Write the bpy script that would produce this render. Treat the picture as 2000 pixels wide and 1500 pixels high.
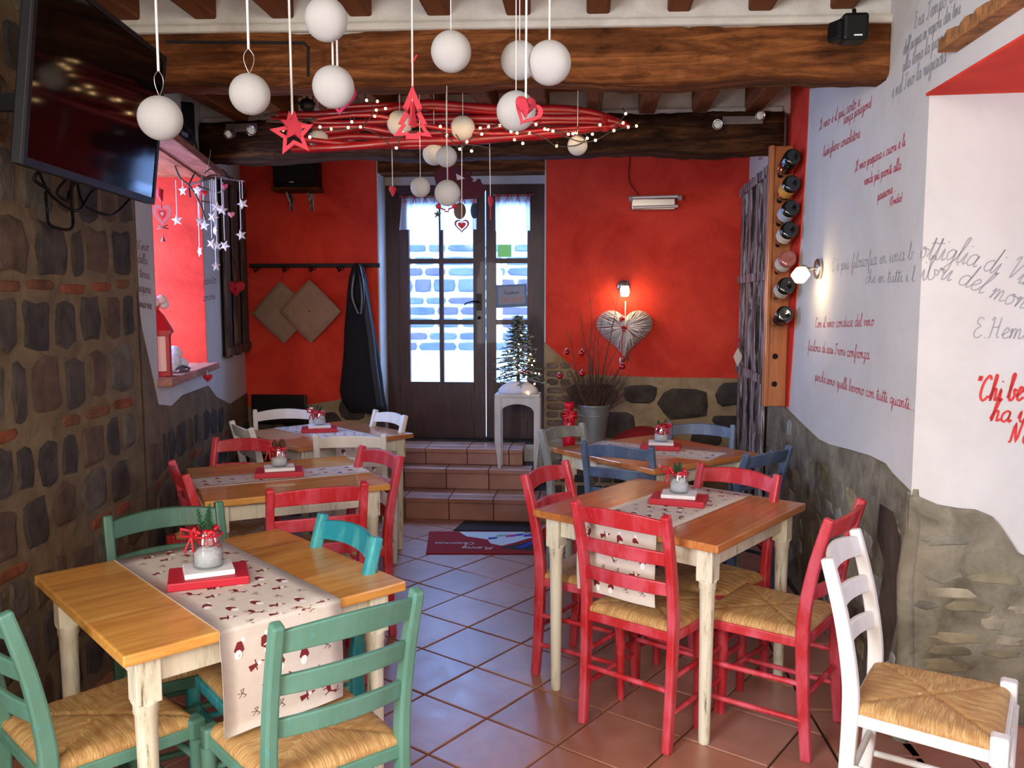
import bpy, math, random
from mathutils import Vector, Matrix
PI = math.pi
R = math.radians
for o in list(bpy.data.objects): bpy.data.objects.remove(o, do_unlink=True)
S = bpy.context.scene
COL = S.collection
RND = random.Random(7)

# ------------------------------------------------------------------ camera, world, lights, exposure
F, TH, H = 1648.0, 0.095, 1.586            # focal length in pixels (2000 wide), pitch down, eye height
cam = bpy.data.cameras.new('camera'); cam.sensor_width = 36; cam.lens = 36*F/2000; cam.clip_start = .02; cam.clip_end = 200
co = bpy.data.objects.new('camera', cam); COL.objects.link(co)
co.location = (0, 0, H); co.rotation_euler = (PI/2-TH, 0, 0); S.camera = co
S.view_settings.view_transform = 'Standard'; S.view_settings.look = 'None'
S.view_settings.gamma = 1; S.view_settings.use_curve_mapping = False
S.view_settings.exposure = 0.4
S.render.resolution_x = 2000; S.render.resolution_y = 1500

W = bpy.data.worlds.new('sky'); S.world = W; W.use_nodes = True
wn = W.node_tree; bg = wn.nodes['Background']
bg.inputs[0].default_value = (0.25, 0.45, 1.0, 1); bg.inputs[1].default_value = 9.5

def area(name, loc, size, energy, color, direction, spread=180):
    l = bpy.data.lights.new(name, 'AREA'); l.shape = 'RECTANGLE'; l.size, l.size_y = size; l.energy = energy; l.color = color
    l.spread = R(spread)
    o = bpy.data.objects.new(name, l); COL.objects.link(o); o.location = loc
    o.rotation_euler = Vector(direction).to_track_quat('-Z', 'Y').to_euler()
    return o
# daylight entering through the openings of the room, plus an added rear fill
area('daylight_left_window', (-1.80, -0.45, 1.60), (1.5, 1.4), 135, (1.0, 0.96, 0.88), (1, .25, 0))
area('rear_fill_light', (0.1, -1.6, 2.55), (1.6, 0.5), 60, (1.0, 0.88, 0.72), (0, 1, -.35))  # unseen warm fill, added behind the camera to light surfaces facing it
area('daylight_alcove_window', (2.56, 1.75, 1.45), (0.5, 1.0), 3, (1.0, 0.90, 0.78), (-1, 0, 0))
area('daylight_niche_window', (-2.72, 5.42, 1.62), (0.6, 1.0), 22, (0.97, 0.97, 1.0), (1, 0.12, 0))
area('daylight_front_door', (-0.36, 7.75, 2.75), (1.6, 0.9), 55, (0.34, 0.56, 1.0), (0.0, -1, -0.62))

# ------------------------------------------------------------------ helpers
def lin(c):
    r = []
    for v in c[:3]:
        v = v/255.0
        r.append(v/12.92 if v <= .04045 else ((v+.055)/1.055)**2.4)
    return (*r, 1)
class NT:
    def __init__(s, name):
        s.m = bpy.data.materials.new(name); s.m.use_nodes = True; s.t = s.m.node_tree; s.b = s.t.nodes['Principled BSDF']
    def n(s, kind, **kw):
        x = s.t.nodes.new('ShaderNode'+kind)
        for k, v in kw.items(): setattr(x, k, v)
        return x
    def l(s, a, b): s.t.links.new(a, b)
    def coords(s, scale=(1,1,1), src='Object', rot=(0,0,0)):
        tc = s.n('TexCoord'); mp = s.n('Mapping'); mp.inputs['Scale'].default_value = scale; mp.inputs['Rotation'].default_value = rot
        s.l(tc.outputs[src], mp.inputs[0]); return mp.outputs[0]
    def noise(s, vec, scale, detail=4, rough=.55, dist=0):
        x = s.n('TexNoise'); x.inputs['Scale'].default_value = scale; x.inputs['Detail'].default_value = detail
        x.inputs['Roughness'].default_value = rough; x.inputs['Distortion'].default_value = dist
        if vec: s.l(vec, x.inputs['Vector'])
        return x.outputs['Fac']
    def ramp(s, fac, stops, interp='LINEAR'):
        x = s.n('ValToRGB'); x.color_ramp.interpolation = interp; e = x.color_ramp.elements
        while len(e) < len(stops): e.new(.5)
        for i, (p, c) in enumerate(stops): e[i].position = p; e[i].color = c
        s.l(fac, x.inputs[0]); return x.outputs[0]
    def mix(s, fac, a, b, mode='MIX'):
        x = s.n('MixRGB', blend_type=mode)
        for i, v in ((0, fac), (1, a), (2, b)):
            if hasattr(v, 'is_linked') or hasattr(v, 'links'): s.l(v, x.inputs[i])
            else: x.inputs[i].default_value = v
        return x.outputs[0]
    def bump(s, h, strength=.3, dist=.01):
        x = s.n('Bump'); x.inputs['Strength'].default_value = strength; x.inputs['Distance'].default_value = dist
        s.l(h, x.inputs['Height']); s.l(x.outputs[0], s.b.inputs['Normal'])
MATS = {}
def simple(name, c, rough=.6, metal=0, emit=0, ecol=None, spec=.5, var=0, vscale=20, bump=0, bscale=60, coat=0):
    if name in MATS: return MATS[name]
    k = NT(name); k.b.inputs['Roughness'].default_value = rough; k.b.inputs['Metallic'].default_value = metal
    k.b.inputs['Specular IOR Level'].default_value = spec; k.b.inputs['Coat Weight'].default_value = coat
    c = lin(c)
    if var:
        f = k.noise(k.coords(), vscale)
        a = tuple(max(0, v*(1-var)) for v in c[:3])+(1,); b = tuple(min(1, v*(1+var)) for v in c[:3])+(1,)
        k.l(k.ramp(f, [(.3, a), (.7, b)]), k.b.inputs['Base Color'])
    else: k.b.inputs['Base Color'].default_value = c
    if bump: k.bump(k.noise(k.coords(), bscale, 5), bump, .01)
    if emit:
        k.b.inputs['Emission Color'].default_value = lin(ecol) if ecol else c; k.b.inputs['Emission Strength'].default_value = emit
    MATS[name] = k.m; return k.m
def worn_paint(name, base, alt, wear, amount=.62, rough=.5):
    """brushed paint: base and alt tones mixed in soft patches, wear colour shows in fine scratches"""
    k = NT(name); v = k.coords((6, 6, 2.2)); f = k.noise(v, 2.2, 3, .6)
    c = k.ramp(f, [(.42, lin(base)), (.62, lin(alt))])
    f2 = k.noise(k.coords((30, 30, 7)), 2.4, 6, .72)
    c2 = k.mix(k.ramp(f2, [(amount, (0,0,0,1)), (amount+.07, (1,1,1,1))]), c, lin(wear))
    k.l(c2, k.b.inputs['Base Color']); k.b.inputs['Roughness'].default_value = rough
    k.bump(f2, .12, .004); return k.m
def wood(name, dark, mid, light, scale=(1.2, 14, 14), rough=.45, bump=.15, coat=0.0, plank=None):
    k = NT(name); v = k.coords(scale)
    f = k.noise(v, 2.0, 7, .62, 1.2)
    c = k.ramp(f, [(.28, lin(dark)), (.5, lin(mid)), (.72, lin(light))])
    if rough > .7:      # old hewn timber: blotches, dark cracks and pale worn spots
        g_ = k.noise(k.coords((3, 7, 7)), 2.2, 8, .75, .4)
        c = k.mix(.75, c, k.ramp(g_, [(.34, (.16,.13,.12,1)), (.46, (.75,.72,.70,1)), (.62, (1.1,1.05,1,1)), (.78, (1.5,1.4,1.3,1))]), 'MULTIPLY')
        f = g_; bump = 1.0
    if plank:
        br = k.n('TexBrick'); br.offset = .37; br.inputs['Scale'].default_value = 1; br.inputs['Mortar Size'].default_value = .0012
        br.inputs['Brick Width'].default_value = plank[0]; br.inputs['Row Height'].default_value = plank[1]
        br.inputs['Color1'].default_value = (.88,.88,.88,1); br.inputs['Color2'].default_value = (1.04,1.04,1.04,1); br.inputs['Mortar'].default_value = (.7,.7,.7,1)
        k.l(k.coords(), br.inputs['Vector']); c = k.mix(1.0, c, br.outputs['Color'], 'MULTIPLY')
    k.l(c, k.b.inputs['Base Color']); k.b.inputs['Roughness'].default_value = rough; k.b.inputs['Coat Weight'].default_value = coat
    k.b.inputs['Specular IOR Level'].default_value = .12 if rough > .6 else .5
    k.bump(f, bump, .01); return k.m

class MB:
    """collects faces, then links them as ONE mesh object"""
    def __init__(s): s.v = []; s.f = []; s.sm = []; s.uv = {}
    def add(s, vs, fs, M=None, smooth=False):
        n = len(s.v)
        for p in vs:
            p = Vector(p); s.v.append(M @ p if M else p)
        for f in fs: s.f.append([n+i for i in f]); s.sm.append(smooth)
        return s
    def box(s, c, d, M=None, rz=0, taper=1):
        x, y, z = d[0]/2, d[1]/2, d[2]/2
        vs = []
        for k, t in ((-1, taper), (1, 1)):
            for a, b in ((-1,-1),(1,-1),(1,1),(-1,1)):
                vs.append(Vector((a*x*t, b*y*t, k*z)))
        if rz: q = Matrix.Rotation(rz, 3, 'Z'); vs = [q @ v for v in vs]
        vs = [v+Vector(c) for v in vs]
        return s.add(vs, [(3,2,1,0),(4,5,6,7),(0,1,5,4),(1,2,6,5),(2,3,7,6),(3,0,4,7)], M)
    def tube(s, pts, r, n=8, M=None, caps=True, squash=1.0, up=None):
        pts = [Vector(p) for p in pts]; N = len(pts)
        if not hasattr(r, '__len__'): r = [r]*N
        rings = []; prev = None
        for i, p in enumerate(pts):
            t = (pts[min(i+1, N-1)]-pts[max(i-1, 0)]).normalized()
            if prev is None:
                a = Vector(up) if up else (Vector((0,0,1)) if abs(t.z) < .9 else Vector((1,0,0)))
                u = (a - t*a.dot(t)).normalized()
            else: u = (prev - t*prev.dot(t)).normalized()
            prev = u; w = t.cross(u)
            rings.append([p+(u*math.cos(2*PI*j/n)*squash+w*math.sin(2*PI*j/n))*r[i] for j in range(n)])
        vs = [q for g in rings for q in g]; fs = []
        for i in range(N-1):
            for j in range(n): fs.append((i*n+j, i*n+(j+1)%n, (i+1)*n+(j+1)%n, (i+1)*n+j))
        s.add(vs, fs, M, True)
        if caps:
            s.add(rings[0], [tuple(range(n))[::-1]], M); s.add(rings[-1], [tuple(range(n))], M)
        return s
    def rect_tube(s, pts, w, d, M=None, xdir=(1,0,0)):
        """rectangular section along points; w along xdir, d across"""
        pts = [Vector(p) for p in pts]; N = len(pts); X = Vector(xdir)
        if not hasattr(w, '__len__'): w = [w]*N
        if not hasattr(d, '__len__'): d = [d]*N
        vs = []; fs = []
        for i, p in enumerate(pts):
            t = (pts[min(i+1, N-1)]-pts[max(i-1, 0)]).normalized(); y = t.cross(X).normalized()
            for a, b in ((-1,-1),(1,-1),(1,1),(-1,1)): vs.append(p+X*a*w[i]/2+y*b*d[i]/2)
        for i in range(N-1):
            for j in range(4): fs.append((i*4+j, i*4+(j+1)%4, (i+1)*4+(j+1)%4, (i+1)*4+j))
        fs += [(3,2,1,0), tuple((N-1)*4+j for j in range(4))]
        return s.add(vs, fs, M)
    def lathe(s, prof, n=20, M=None, smooth=True):
        vs = []; fs = []
        for r, z in prof:
            for j in range(n): vs.append((r*math.cos(2*PI*j/n), r*math.sin(2*PI*j/n), z))
        for i in range(len(prof)-1):
            for j in range(n): fs.append((i*n+j, i*n+(j+1)%n, (i+1)*n+(j+1)%n, (i+1)*n+j))
        if prof[0][0] > 1e-5: fs.append(tuple(range(n))[::-1])
        if prof[-1][0] > 1e-5: fs.append(tuple((len(prof)-1)*n+j for j in range(n)))
        return s.add(vs, fs, M, smooth)
    def ball(s, c, r, n=14, m=9, sc=(1,1,1), M=None):
        T = Matrix.Translation(Vector(c)) @ Matrix.Diagonal((*sc, 1))
        if M: T = M @ T
        return s.lathe([(max(r*math.sin(PI*i/m), 1e-6), -r*math.cos(PI*i/m)) for i in range(m+1)], n, T)
    def prism(s, poly, t, M=None, smooth=False):
        """polygon in xy extruded from z=0 to z=t"""
        n = len(poly)
        vs = [(x, y, 0) for x, y in poly]+[(x, y, t) for x, y in poly]
        fs = [tuple(range(n))[::-1], tuple(range(n, 2*n))]+[(i, (i+1)%n, n+(i+1)%n, n+i) for i in range(n)]
        return s.add(vs, fs, M, smooth)
    def ring(s, outer, inner, t, M=None):
        n = len(outer)
        vs = [(x,y,0) for x,y in outer]+[(x,y,0) for x,y in inner]+[(x,y,t) for x,y in outer]+[(x,y,t) for x,y in inner]
        fs = []
        for i in range(n):
            j = (i+1)%n
            fs += [(j,i,n+i,n+j), (2*n+i,2*n+j,3*n+j,3*n+i), (i,j,2*n+j,2*n+i), (n+j,n+i,3*n+i,3*n+j)]
        return s.add(vs, fs, M)
    def mesh(s, name, mat):
        me = bpy.data.meshes.new(name); me.from_pydata([tuple(v) for v in s.v], [], s.f); me.update()
        me.polygons.foreach_set('use_smooth', s.sm)
        if mat: me.materials.append(mat)
        return me
    def build(s, name, mat, parent=None, bevel=0, label=None, seg=2):
        o = bpy.data.objects.new(name, s.mesh(name, mat)); COL.objects.link(o)
        if parent: o.parent = parent
        if bevel:
            b = o.modifiers.new('bevel', 'BEVEL'); b.width = bevel; b.segments = seg; b.limit_method = 'ANGLE'; b.angle_limit = R(40)
        if label: o['label'] = label
        return o
def thing(name, label, cat, loc=(0,0,0), rz=0, group=None):
    o = bpy.data.objects.new(name, None); COL.objects.link(o); o.empty_display_size = .05
    o.location = loc; o.rotation_euler = (0, 0, rz); o['label'] = label; o['category'] = cat
    if group: o['group'] = group
    return o
def tag(o, label, cat, group=None):
    o['label'] = label; o['category'] = cat
    if group: o['group'] = group
    return o
def struct(o): o['kind'] = 'structure'; return o
def dup(root, loc, rz, label, group=None):
    r = root.copy(); COL.objects.link(r); r.location = loc; r.rotation_euler = (0, 0, rz); r['label'] = label
    if group: r['group'] = group
    for ch in list(root.children):
        c = ch.copy(); COL.objects.link(c); c.parent = r
        for g in list(ch.children):
            d = g.copy(); COL.objects.link(d); d.parent = c
    return r
def piece(name, me, parent, M=None, mat=None):
    o = bpy.data.objects.new(name, me); COL.objects.link(o); o.parent = parent
    if M is not None: o.matrix_local = M
    return o
def ray(u, v):
    x = (u-1000)/F; y = -(v-750)/F
    return Vector((x, math.cos(TH)+y*math.sin(TH), -math.sin(TH)+y*math.cos(TH)))
def P(u, v, Y):
    """point of the room that the photograph shows at (u, v), at depth Y"""
    d = ray(u, v); t = Y/d.y; return Vector((d.x*t, Y, H+d.z*t))
def G(u, v, z=0):
    d = ray(u, v); t = (z-H)/d.z; return Vector((d.x*t, d.y*t, z))
class Wall:
    """vertical plane through two floor points; n points into the room"""
    def __init__(s, a, b, side):
        s.a = Vector((a[0], a[1], 0)); s.b = Vector((b[0], b[1], 0)); s.L = (s.b-s.a).length; s.d = (s.b-s.a)/s.L
        s.n = Vector((-s.d.y, s.d.x, 0))*side
        s.side = side
    def pt(s, u, z, off=0): return s.a+s.d*u+Vector((0,0,z))+s.n*off
    def hit(s, x, y):
        d = ray(x, y); o = Vector((0,0,H)); t = (s.a-o).dot(s.n)/d.dot(s.n); p = o+d*t
        return ((p-s.a).dot(s.d), p.z)
    def M(s, u=0, z=0, off=0):
        """local x along wall, y up, z out of the wall"""
        o = s.pt(u, z, off)
        X = s.d if s.side*1 else s.d
        X = s.d; Y = Vector((0,0,1)); Z = s.n
        if X.cross(Y).dot(Z) < 0: X = -s.d
        return Matrix(((X.x,Y.x,Z.x,o.x),(X.y,Y.y,Z.y,o.y),(X.z,Y.z,Z.z,o.z),(0,0,0,1)))
    def sheet(s, poly, off0, off1, mb=None):
        mb = mb or MB(); n = len(poly)
        vs = [s.pt(u, z, off0) for u, z in poly]+[s.pt(u, z, off1) for u, z in poly]
        return mb.add(vs, [tuple(range(n)), tuple(range(n, 2*n))[::-1]]+[(i, (i+1)%n, n+(i+1)%n, n+i) for i in range(n)])
    def px(s, pts): return [s.hit(*p) for p in pts]

LW1 = Wall((-1.75, -2.55), (-1.75, 3.95), -1)
LW2 = Wall((-1.75, 3.95), (-2.20, 6.95), -1)
BW = Wall((-2.20, 6.95), (1.82, 6.60), -1)
RW = Wall((1.42, 2.95), (1.82, 6.60), 1)
JW = Wall((1.42, 2.95), (2.60, 2.78), -1)
RW0 = Wall((1.27, 1.15), (1.05, -2.55), -1)
CZ = 2.87
def inpoly(x, y, poly):
    c = False; n = len(poly)
    for i in range(n):
        x1, y1 = poly[i]; x2, y2 = poly[i-1]
        if (y1 > y) != (y2 > y) and x < (x2-x1)*(y-y1)/(y2-y1)+x1: c = not c
    return c
def smooth(pts, k=4, closed=False):
    out = []; n = len(pts); P_ = [Vector(p) for p in pts]
    rng = n if closed else n-1
    for i in range(rng):
        p1 = P_[i]; p2 = P_[(i+1)%n]
        p0 = P_[(i-1)%n] if closed or i > 0 else p1; p3 = P_[(i+2)%n] if closed or i+2 < n else p2
        for j in range(k):
            t = j/k; out.append(.5*((2*p1)+(p2-p0)*t+(2*p0-5*p1+4*p2-p3)*t*t+(3*p1-p0-3*p2+p3)*t**3))
    if not closed: out.append(P_[-1])
    return out

# ------------------------------------------------------------------ materials of the setting
def plaster(name, a, b, scale=1.6, bump=.25, rough=.85, spec=.2):
    k = NT(name); v = k.coords(); f = k.noise(v, scale, 6, .65, .6)
    k.l(k.ramp(f, [(.32, lin(a)), (.68, lin(b))]), k.b.inputs['Base Color']); k.b.inputs['Roughness'].default_value = rough
    k.b.inputs['Specular IOR Level'].default_value = spec
    k.bump(k.noise(v, 14, 6, .6), bump, .012); return k.m
M_white = plaster('white_plaster', (196,193,184), (214,211,204), 1.2)
M_red = plaster('red_plaster', (198,46,32), (234,74,52), 2.3, .3, .8)
M_ceilpl = plaster('rough_white_plaster', (176,170,158), (205,200,190), 5, .6)
M_mortar = plaster('stone_mortar', (140,118,88), (178,154,120), 7, .8)
M_mortar_d = plaster('dark_mortar', (92,78,58), (128,108,80), 7, .9)
M_mortar_r = plaster('grey_rubble_mortar', (92,86,70), (152,144,122), 5.5, 1.2)
M_stain = plaster('dark_stained_mortar', (58,44,36), (92,78,64), 4, .9)
STJ_DEF = 1
def stone(name, c): return simple(name, c, .9, var=.4, vscale=9, bump=.8, bscale=26, spec=.15)
STL = [stone('dark_stone', (74,66,60)), stone('grey_stone', (94,86,76)), stone('brown_stone', (92,74,60)), stone('slate_stone', (68,62,58))]
STR = [stone('grey_rubble', (128,122,104)), stone('tan_rubble', (142,130,100)), stone('pale_rubble', (150,146,134)), stone('olive_rubble', (118,112,86)), stone('dull_rubble', (98,90,74))]
STJ = [stone('tan_jamb_rubble', (146,134,106)), stone('pale_jamb_rubble', (160,150,126)), stone('olive_jamb_rubble', (126,118,94)), stone('grey_jamb_rubble', (132,128,112))]
M_brick = stone('old_brick', (128,72,48)); M_brick2 = stone('grey_brick', (122,104,94)); M_pinkbrick = stone('pink_brick', (164,98,80))
BRK = [M_brick, stone('dull_brick', (112,74,52))]

# ------------------------------------------------------------------ floor of terracotta tiles
def tile_mat(name, a, b):
    k = NT(name); v = k.coords(); f = k.noise(v, 4.5, 5, .6, .4)
    k.l(k.ramp(f, [(.3, lin(a)), (.7, lin(b))]), k.b.inputs['Base Color'])
    k.l(k.ramp(k.noise(v, 9, 3), [(.3, (.32,.32,.32,1)), (.7, (.40,.40,.40,1))]), k.b.inputs['Roughness'])
    k.b.inputs['Specular IOR Level'].default_value = .75; k.b.inputs['Coat Weight'].default_value = .22; k.b.inputs['Coat Roughness'].default_value = .27
    k.bump(k.noise(v, 30, 3), .06, .01); return k.m
TM = [tile_mat('terracotta_tile', (152,98,76), (178,124,100)), tile_mat('brown_tile', (140,92,72), (168,114,92)), tile_mat('pink_tile', (156,106,88), (180,130,112))]
M_joint = simple('dark_grout', (52,38,36), .8)
fl = MB(); fl.add([(-1.9,-2.7,-.012),(2.75,-2.7,-.012),(2.75,6.9,-.012),(-2.35,7.1,-.012)], [(0,1,2,3)])
floor = struct(fl.build('floor', M_joint))
ts, ta = .3273, -.6559; ox, oy = -.5361, 4.6806
e1 = Vector((math.cos(ta), math.sin(ta))); e2 = Vector((e1.y, -e1.x))
def in_field(p):
    xr = 1.19-.068*(3.6-p.y)
    return -1.45-.05*max(0, p.y-4) < p.x < xr and p.y < 6.12-.087*(p.x+.5)
def clip(poly, a, b, c):
    """keep a*x+b*y <= c"""
    out = []
    for i in range(len(poly)):
        p, q = poly[i-1], poly[i]; dp = a*p.x+b*p.y-c; dq = a*q.x+b*q.y-c
        if dp*dq < 0: out.append(p+(q-p)*(dp/(dp-dq)))
        if dq <= 0: out.append(q)
    return out
def tile_obj(poly, z, mat, parent, th=.012, name='tile'):
    mb = MB(); n = len(poly); c = sum(poly, Vector((0,0)))/n
    ins = [p+(c-p).normalized()*.004 for p in poly]
    vs = [(p.x, p.y, z-th) for p in poly]+[(p.x, p.y, z-.003) for p in poly]+[(p.x, p.y, z) for p in ins]
    fs = [tuple(range(2*n, 3*n))]
    for i in range(n):
        j = (i+1)%n; fs += [(i, j, n+j, n+i), (n+i, n+j, 2*n+j, 2*n+i)]
    mb.add(vs, fs); return mb.build(name, mat, parent)
g = .006; extra = MB()
for i in range(-14, 26):
    for j in range(-14, 24):
        q = [Vector((ox, oy))+e1*ts*(i+a)+e2*ts*(j+b) for a, b in ((0,0),(1,0),(1,1),(0,1))]
        c = sum(q, Vector((0,0)))/4
        q = [p+(c-p).normalized()*g for p in q]
        q = clip(q, 1, -.068, 1.19-.068*3.6-.004)          # right border line
        if len(q) > 2: q = clip(q, .087, 1, 6.08)
        if len(q) > 2: q = clip(q, -1, -.15 if c.y > 3.95 else 0, 1.74-(0 if c.y < 3.95 else .15*3.95))
        if len(q) > 2: q = clip(q, 0, -1, 2.5)
        if len(q) < 3: continue
        c = sum(q, Vector((0,0)))/len(q)
        if c.y > 1.1 and abs(c.x) < .66*c.y+.3: tile_obj(q, RND.uniform(-.0008, .0008), RND.choice(TM), floor)
        else: extra.add([(p.x, p.y, 0) for p in q], [tuple(range(len(q)))])
o = extra.build('far_tiles', TM[0], floor); o['kind'] = 'stuff'
# border row along the right wall
y = 1.2; 
while y < 6.6:
    for a, b in ((.01, .30),):
        xs = lambda yy: 1.19-.068*(3.6-yy)
        q = [Vector((xs(y)+a, y)), Vector((xs(y)+b, y-.02)), Vector((xs(y)+b+.02, y+.30)), Vector((xs(y)+a+.02, y+.32))]
        tile_obj([p for p in q], 0, RND.choice(TM), floor)
    y += .33
x = 1.62
while x < 2.6:
    for yy in (1.28, 1.61, 1.94, 2.27, 2.60):
        tile_obj([Vector((x, yy)), Vector((x+.32, yy)), Vector((x+.32, yy+.32)), Vector((x, yy+.32))], 0, RND.choice(TM), floor)
    x += .33
for yy in (1.28, 1.61, 1.94, 2.27, 2.60): tile_obj([Vector((1.41, yy)), Vector((1.61, yy)), Vector((1.61, yy+.32)), Vector((1.41, yy+.32))], 0, RND.choice(TM), floor)

# ------------------------------------------------------------------ walls
def wallmesh(name, W_, rects, mat, off0=0, off1=-.25):
    mb = MB()
    for u0, u1, z0, z1 in rects: W_.sheet([(u0,z0),(u1,z0),(u1,z1),(u0,z1)], off0, off1, mb)
    return struct(mb.build(name, mat))
# left wall: niche with a window in its outer side
nu0 = LW2.hit(300, 500)[0]; nu1 = LW2.hit(398, 500)[0]; nz0 = LW2.hit(355, 735)[1]; nz1 = LW2.hit(345, 318)[1]+.02
wl = MB()
for u0, u1, z0, z1 in ((0, 1.3, 0, CZ), (2.9, LW1.L, 0, CZ), (1.3, 2.9, 0, .85), (1.3, 2.9, 2.35, CZ)): LW1.sheet([(u0,z0),(u1,z0),(u1,z1),(u0,z1)], 0, -.25, wl)
for u0, u1, z0, z1 in ((0, nu0, 0, CZ), (nu1, LW2.L+.2, 0, CZ), (nu0, nu1, 0, nz0), (nu0, nu1, nz1, CZ)):
    LW2.sheet([(u0,z0),(u1,z0),(u1,z1),(u0,z1)], 0, -.62, wl)
wall_left = struct(wl.build('wall_left', M_white))
# red painted reveals of the niche and the window beyond
rv = MB()
LW2.sheet([(nu1-.012, nz0), (nu1+.0, nz0), (nu1, nz1), (nu1-.012, nz1)], -.001, -.60, rv)
LW2.sheet([(nu0, nz0), (nu0+.012, nz0), (nu0+.012, nz1), (nu0, nz1)], -.001, -.60, rv)
rv.build('painted_reveal', M_red, wall_left)
mb = MB(); LW2.sheet([(nu0,nz1-.012),(nu1,nz1-.012),(nu1,nz1),(nu0,nz1)], -.002, -.60, mb); mb.build('niche_lintel', wood('niche_lintel_wood', (96,48,34), (150,84,60), (176,110,84), (9,1,9), .7), wall_left)
# rear, right and alcove walls
def hole_wall(name, W_, u0, u1, holes, mat, off1=-.25, z1=CZ):
    rects = []; cur = u0
    for a, b, za, zb in holes:
        rects += [(cur, a, 0, z1), (a, b, 0, za), (a, b, zb, z1)]; cur = b
    rects.append((cur, u1, 0, z1)); return wallmesh(name, W_, [r for r in rects if r[1]-r[0] > .001 and r[3]-r[2] > .001], mat, 0, off1)
REAR = Wall((-1.75, -2.45), (1.05, -2.45), 1)
wall_front = hole_wall('wall_front', REAR, -.2, 3.1, [], M_white, -.08)
zs = 2.30
wall_right = MB()
RW.sheet([(0,0),(RW.L+.2,0),(RW.L+.2,CZ),(0,CZ)], 0, -.25, wall_right)
LINT = Wall((1.42, 2.95), (1.27, 1.15), -1)
LINT.sheet([(0,zs),(LINT.L,zs),(LINT.L,CZ),(0,CZ)], 0, -1.3, wall_right)
JW.sheet([(0,0),(JW.L+.1,0),(JW.L+.1,zs),(0,zs)], 0, -.06, wall_right)
RW0.sheet([(0,0),(RW0.L,0),(RW0.L,CZ),(0,CZ)], 0, -.2, wall_right)
wall_right = struct(wall_right.build('wall_right', M_white))
if RW.n.x > 0: raise Exception('RW normal')
# soffit of the alcove, painted red
so = MB(); so.box((1.98, 2.05, zs-.006), (1.36, 1.85, .012)); 
so2 = MB(); n_ = [Vector((1.41,2.955)), Vector((2.6,2.79)), Vector((2.6,1.15)), Vector((1.262,1.15))]
so2.add([(p.x,p.y,zs-.010) for p in n_]+[(p.x,p.y,zs-.001) for p in n_], [(0,1,2,3),(7,6,5,4),(0,4,5,1),(1,5,6,2),(2,6,7,3),(3,7,4,0)])
so2.build('painted_soffit', M_red, wall_right)
# alcove window wall (to the right, outside the frame) and its near side
AW = Wall((2.60, 2.80), (2.60, 1.15), -1)
aw = MB()
for u0, u1, z0, z1 in ((0,.8,0,zs), (1.3,1.65,0,zs), (.8,1.3,0,.95), (.8,1.3,1.95,zs)): AW.sheet([(u0,z0),(u1,z0),(u1,z1),(u0,z1)], 0, -.04, aw)
aw.box((1.93, 1.12, zs/2), (1.36, .06, zs)); struct(aw.build('wall_alcove', M_white))
wf = MB()
for z_ in (.96, 1.94): wf.box((2.62, 1.75, z_), (.04, .5, .05))
for y_ in (1.51, 1.75, 1.99): wf.box((2.62, y_, 1.45), (.04, .04, 1.0))
struct(wf.build('window_1', simple('window_paint', (90,60,44), .5)))
# back wall with the door recess
du0 = BW.hit(742, 600)[0]; du1 = BW.hit(1063, 600)[0]; dz1 = BW.hit(900, 322)[1]
bw = MB()
for u0, u1, z0, z1 in ((-.1, du0, 0, CZ), (du1, BW.L+.1, 0, CZ), (du0, du1, 0, .44), (du0, du1, dz1, CZ)): BW.sheet([(u0,z0),(u1,z0),(u1,z1),(u0,z1)], 0, -.42, bw)
wall_back = struct(bw.build('wall_back', M_white))
# red paint over the back wall (left and right of the door)
lowL = BW.px([(472,795),(520,792),(600,790),(655,782),(700,770),(745,762)])
lowR = BW.px([(1064,668),(1100,700),(1130,730),(1180,733),(1300,737),(1400,738),(1466,740)])
topz = CZ
rp = MB()
BW.sheet([(-.1, topz), (-.1, lowL[0][1])]+lowL+[(du0-.012, lowL[-1][1]), (du0-.012, topz)], 0, .006, rp)
BW.sheet([(du1+.012, topz), (du1+.012, lowR[0][1])]+lowR+[(BW.L+.05, lowR[-1][1]), (BW.L+.05, topz)], 0, .006, rp)
rp.build('red_paint', M_red, wall_back)
# mortar of the back wainscot, stones and the brick edge
mo = MB()
BW.sheet([(-.1,0)]+[(-.1, lowL[0][1])]+lowL+[(du0, lowL[-1][1]), (du0, 0)], 0, .012, mo)
BW.sheet([(du1, 0), (du1, lowR[0][1])]+lowR+[(BW.L+.05, lowR[-1][1]), (BW.L+.05, 0)], 0, .012, mo)
mo.build('mortar', M_mortar, wall_back)
def stone_piece(W_, u, z, w, h, depth, mat, parent, name='stone', off=.01, n=10, rough=.16, e=.62):
    mb = MB(); ph = RND.random()*6
    ring = []
    for k in range(n):
        a = 2*PI*k/n; c, s_ = math.cos(a), math.sin(a)
        x = math.copysign(abs(c)**e, c); y = math.copysign(abs(s_)**e, s_)
        j = 1+RND.uniform(-rough, rough*.4)
        ring.append((u+x*w/2*j, z+y*h/2*j))
    vs = [W_.pt(a, b, off-.012) for a, b in ring]
    vs += [W_.pt(a, b, off+depth*.4) for a, b in ring]
    vs += [W_.pt(u+(a-u)*.80, z+(b-z)*.78, off+depth*RND.uniform(.8, 1.1)) for a, b in ring]
    fs = [tuple(range(2*n, 3*n))]
    for i in range(n):
        j = (i+1)%n; fs += [(i,j,n+j,n+i), (n+i,n+j,2*n+j,2*n+i)]
    mb.add(vs, fs, None, False)
    return mb.build(name, mat, parent)
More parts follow.
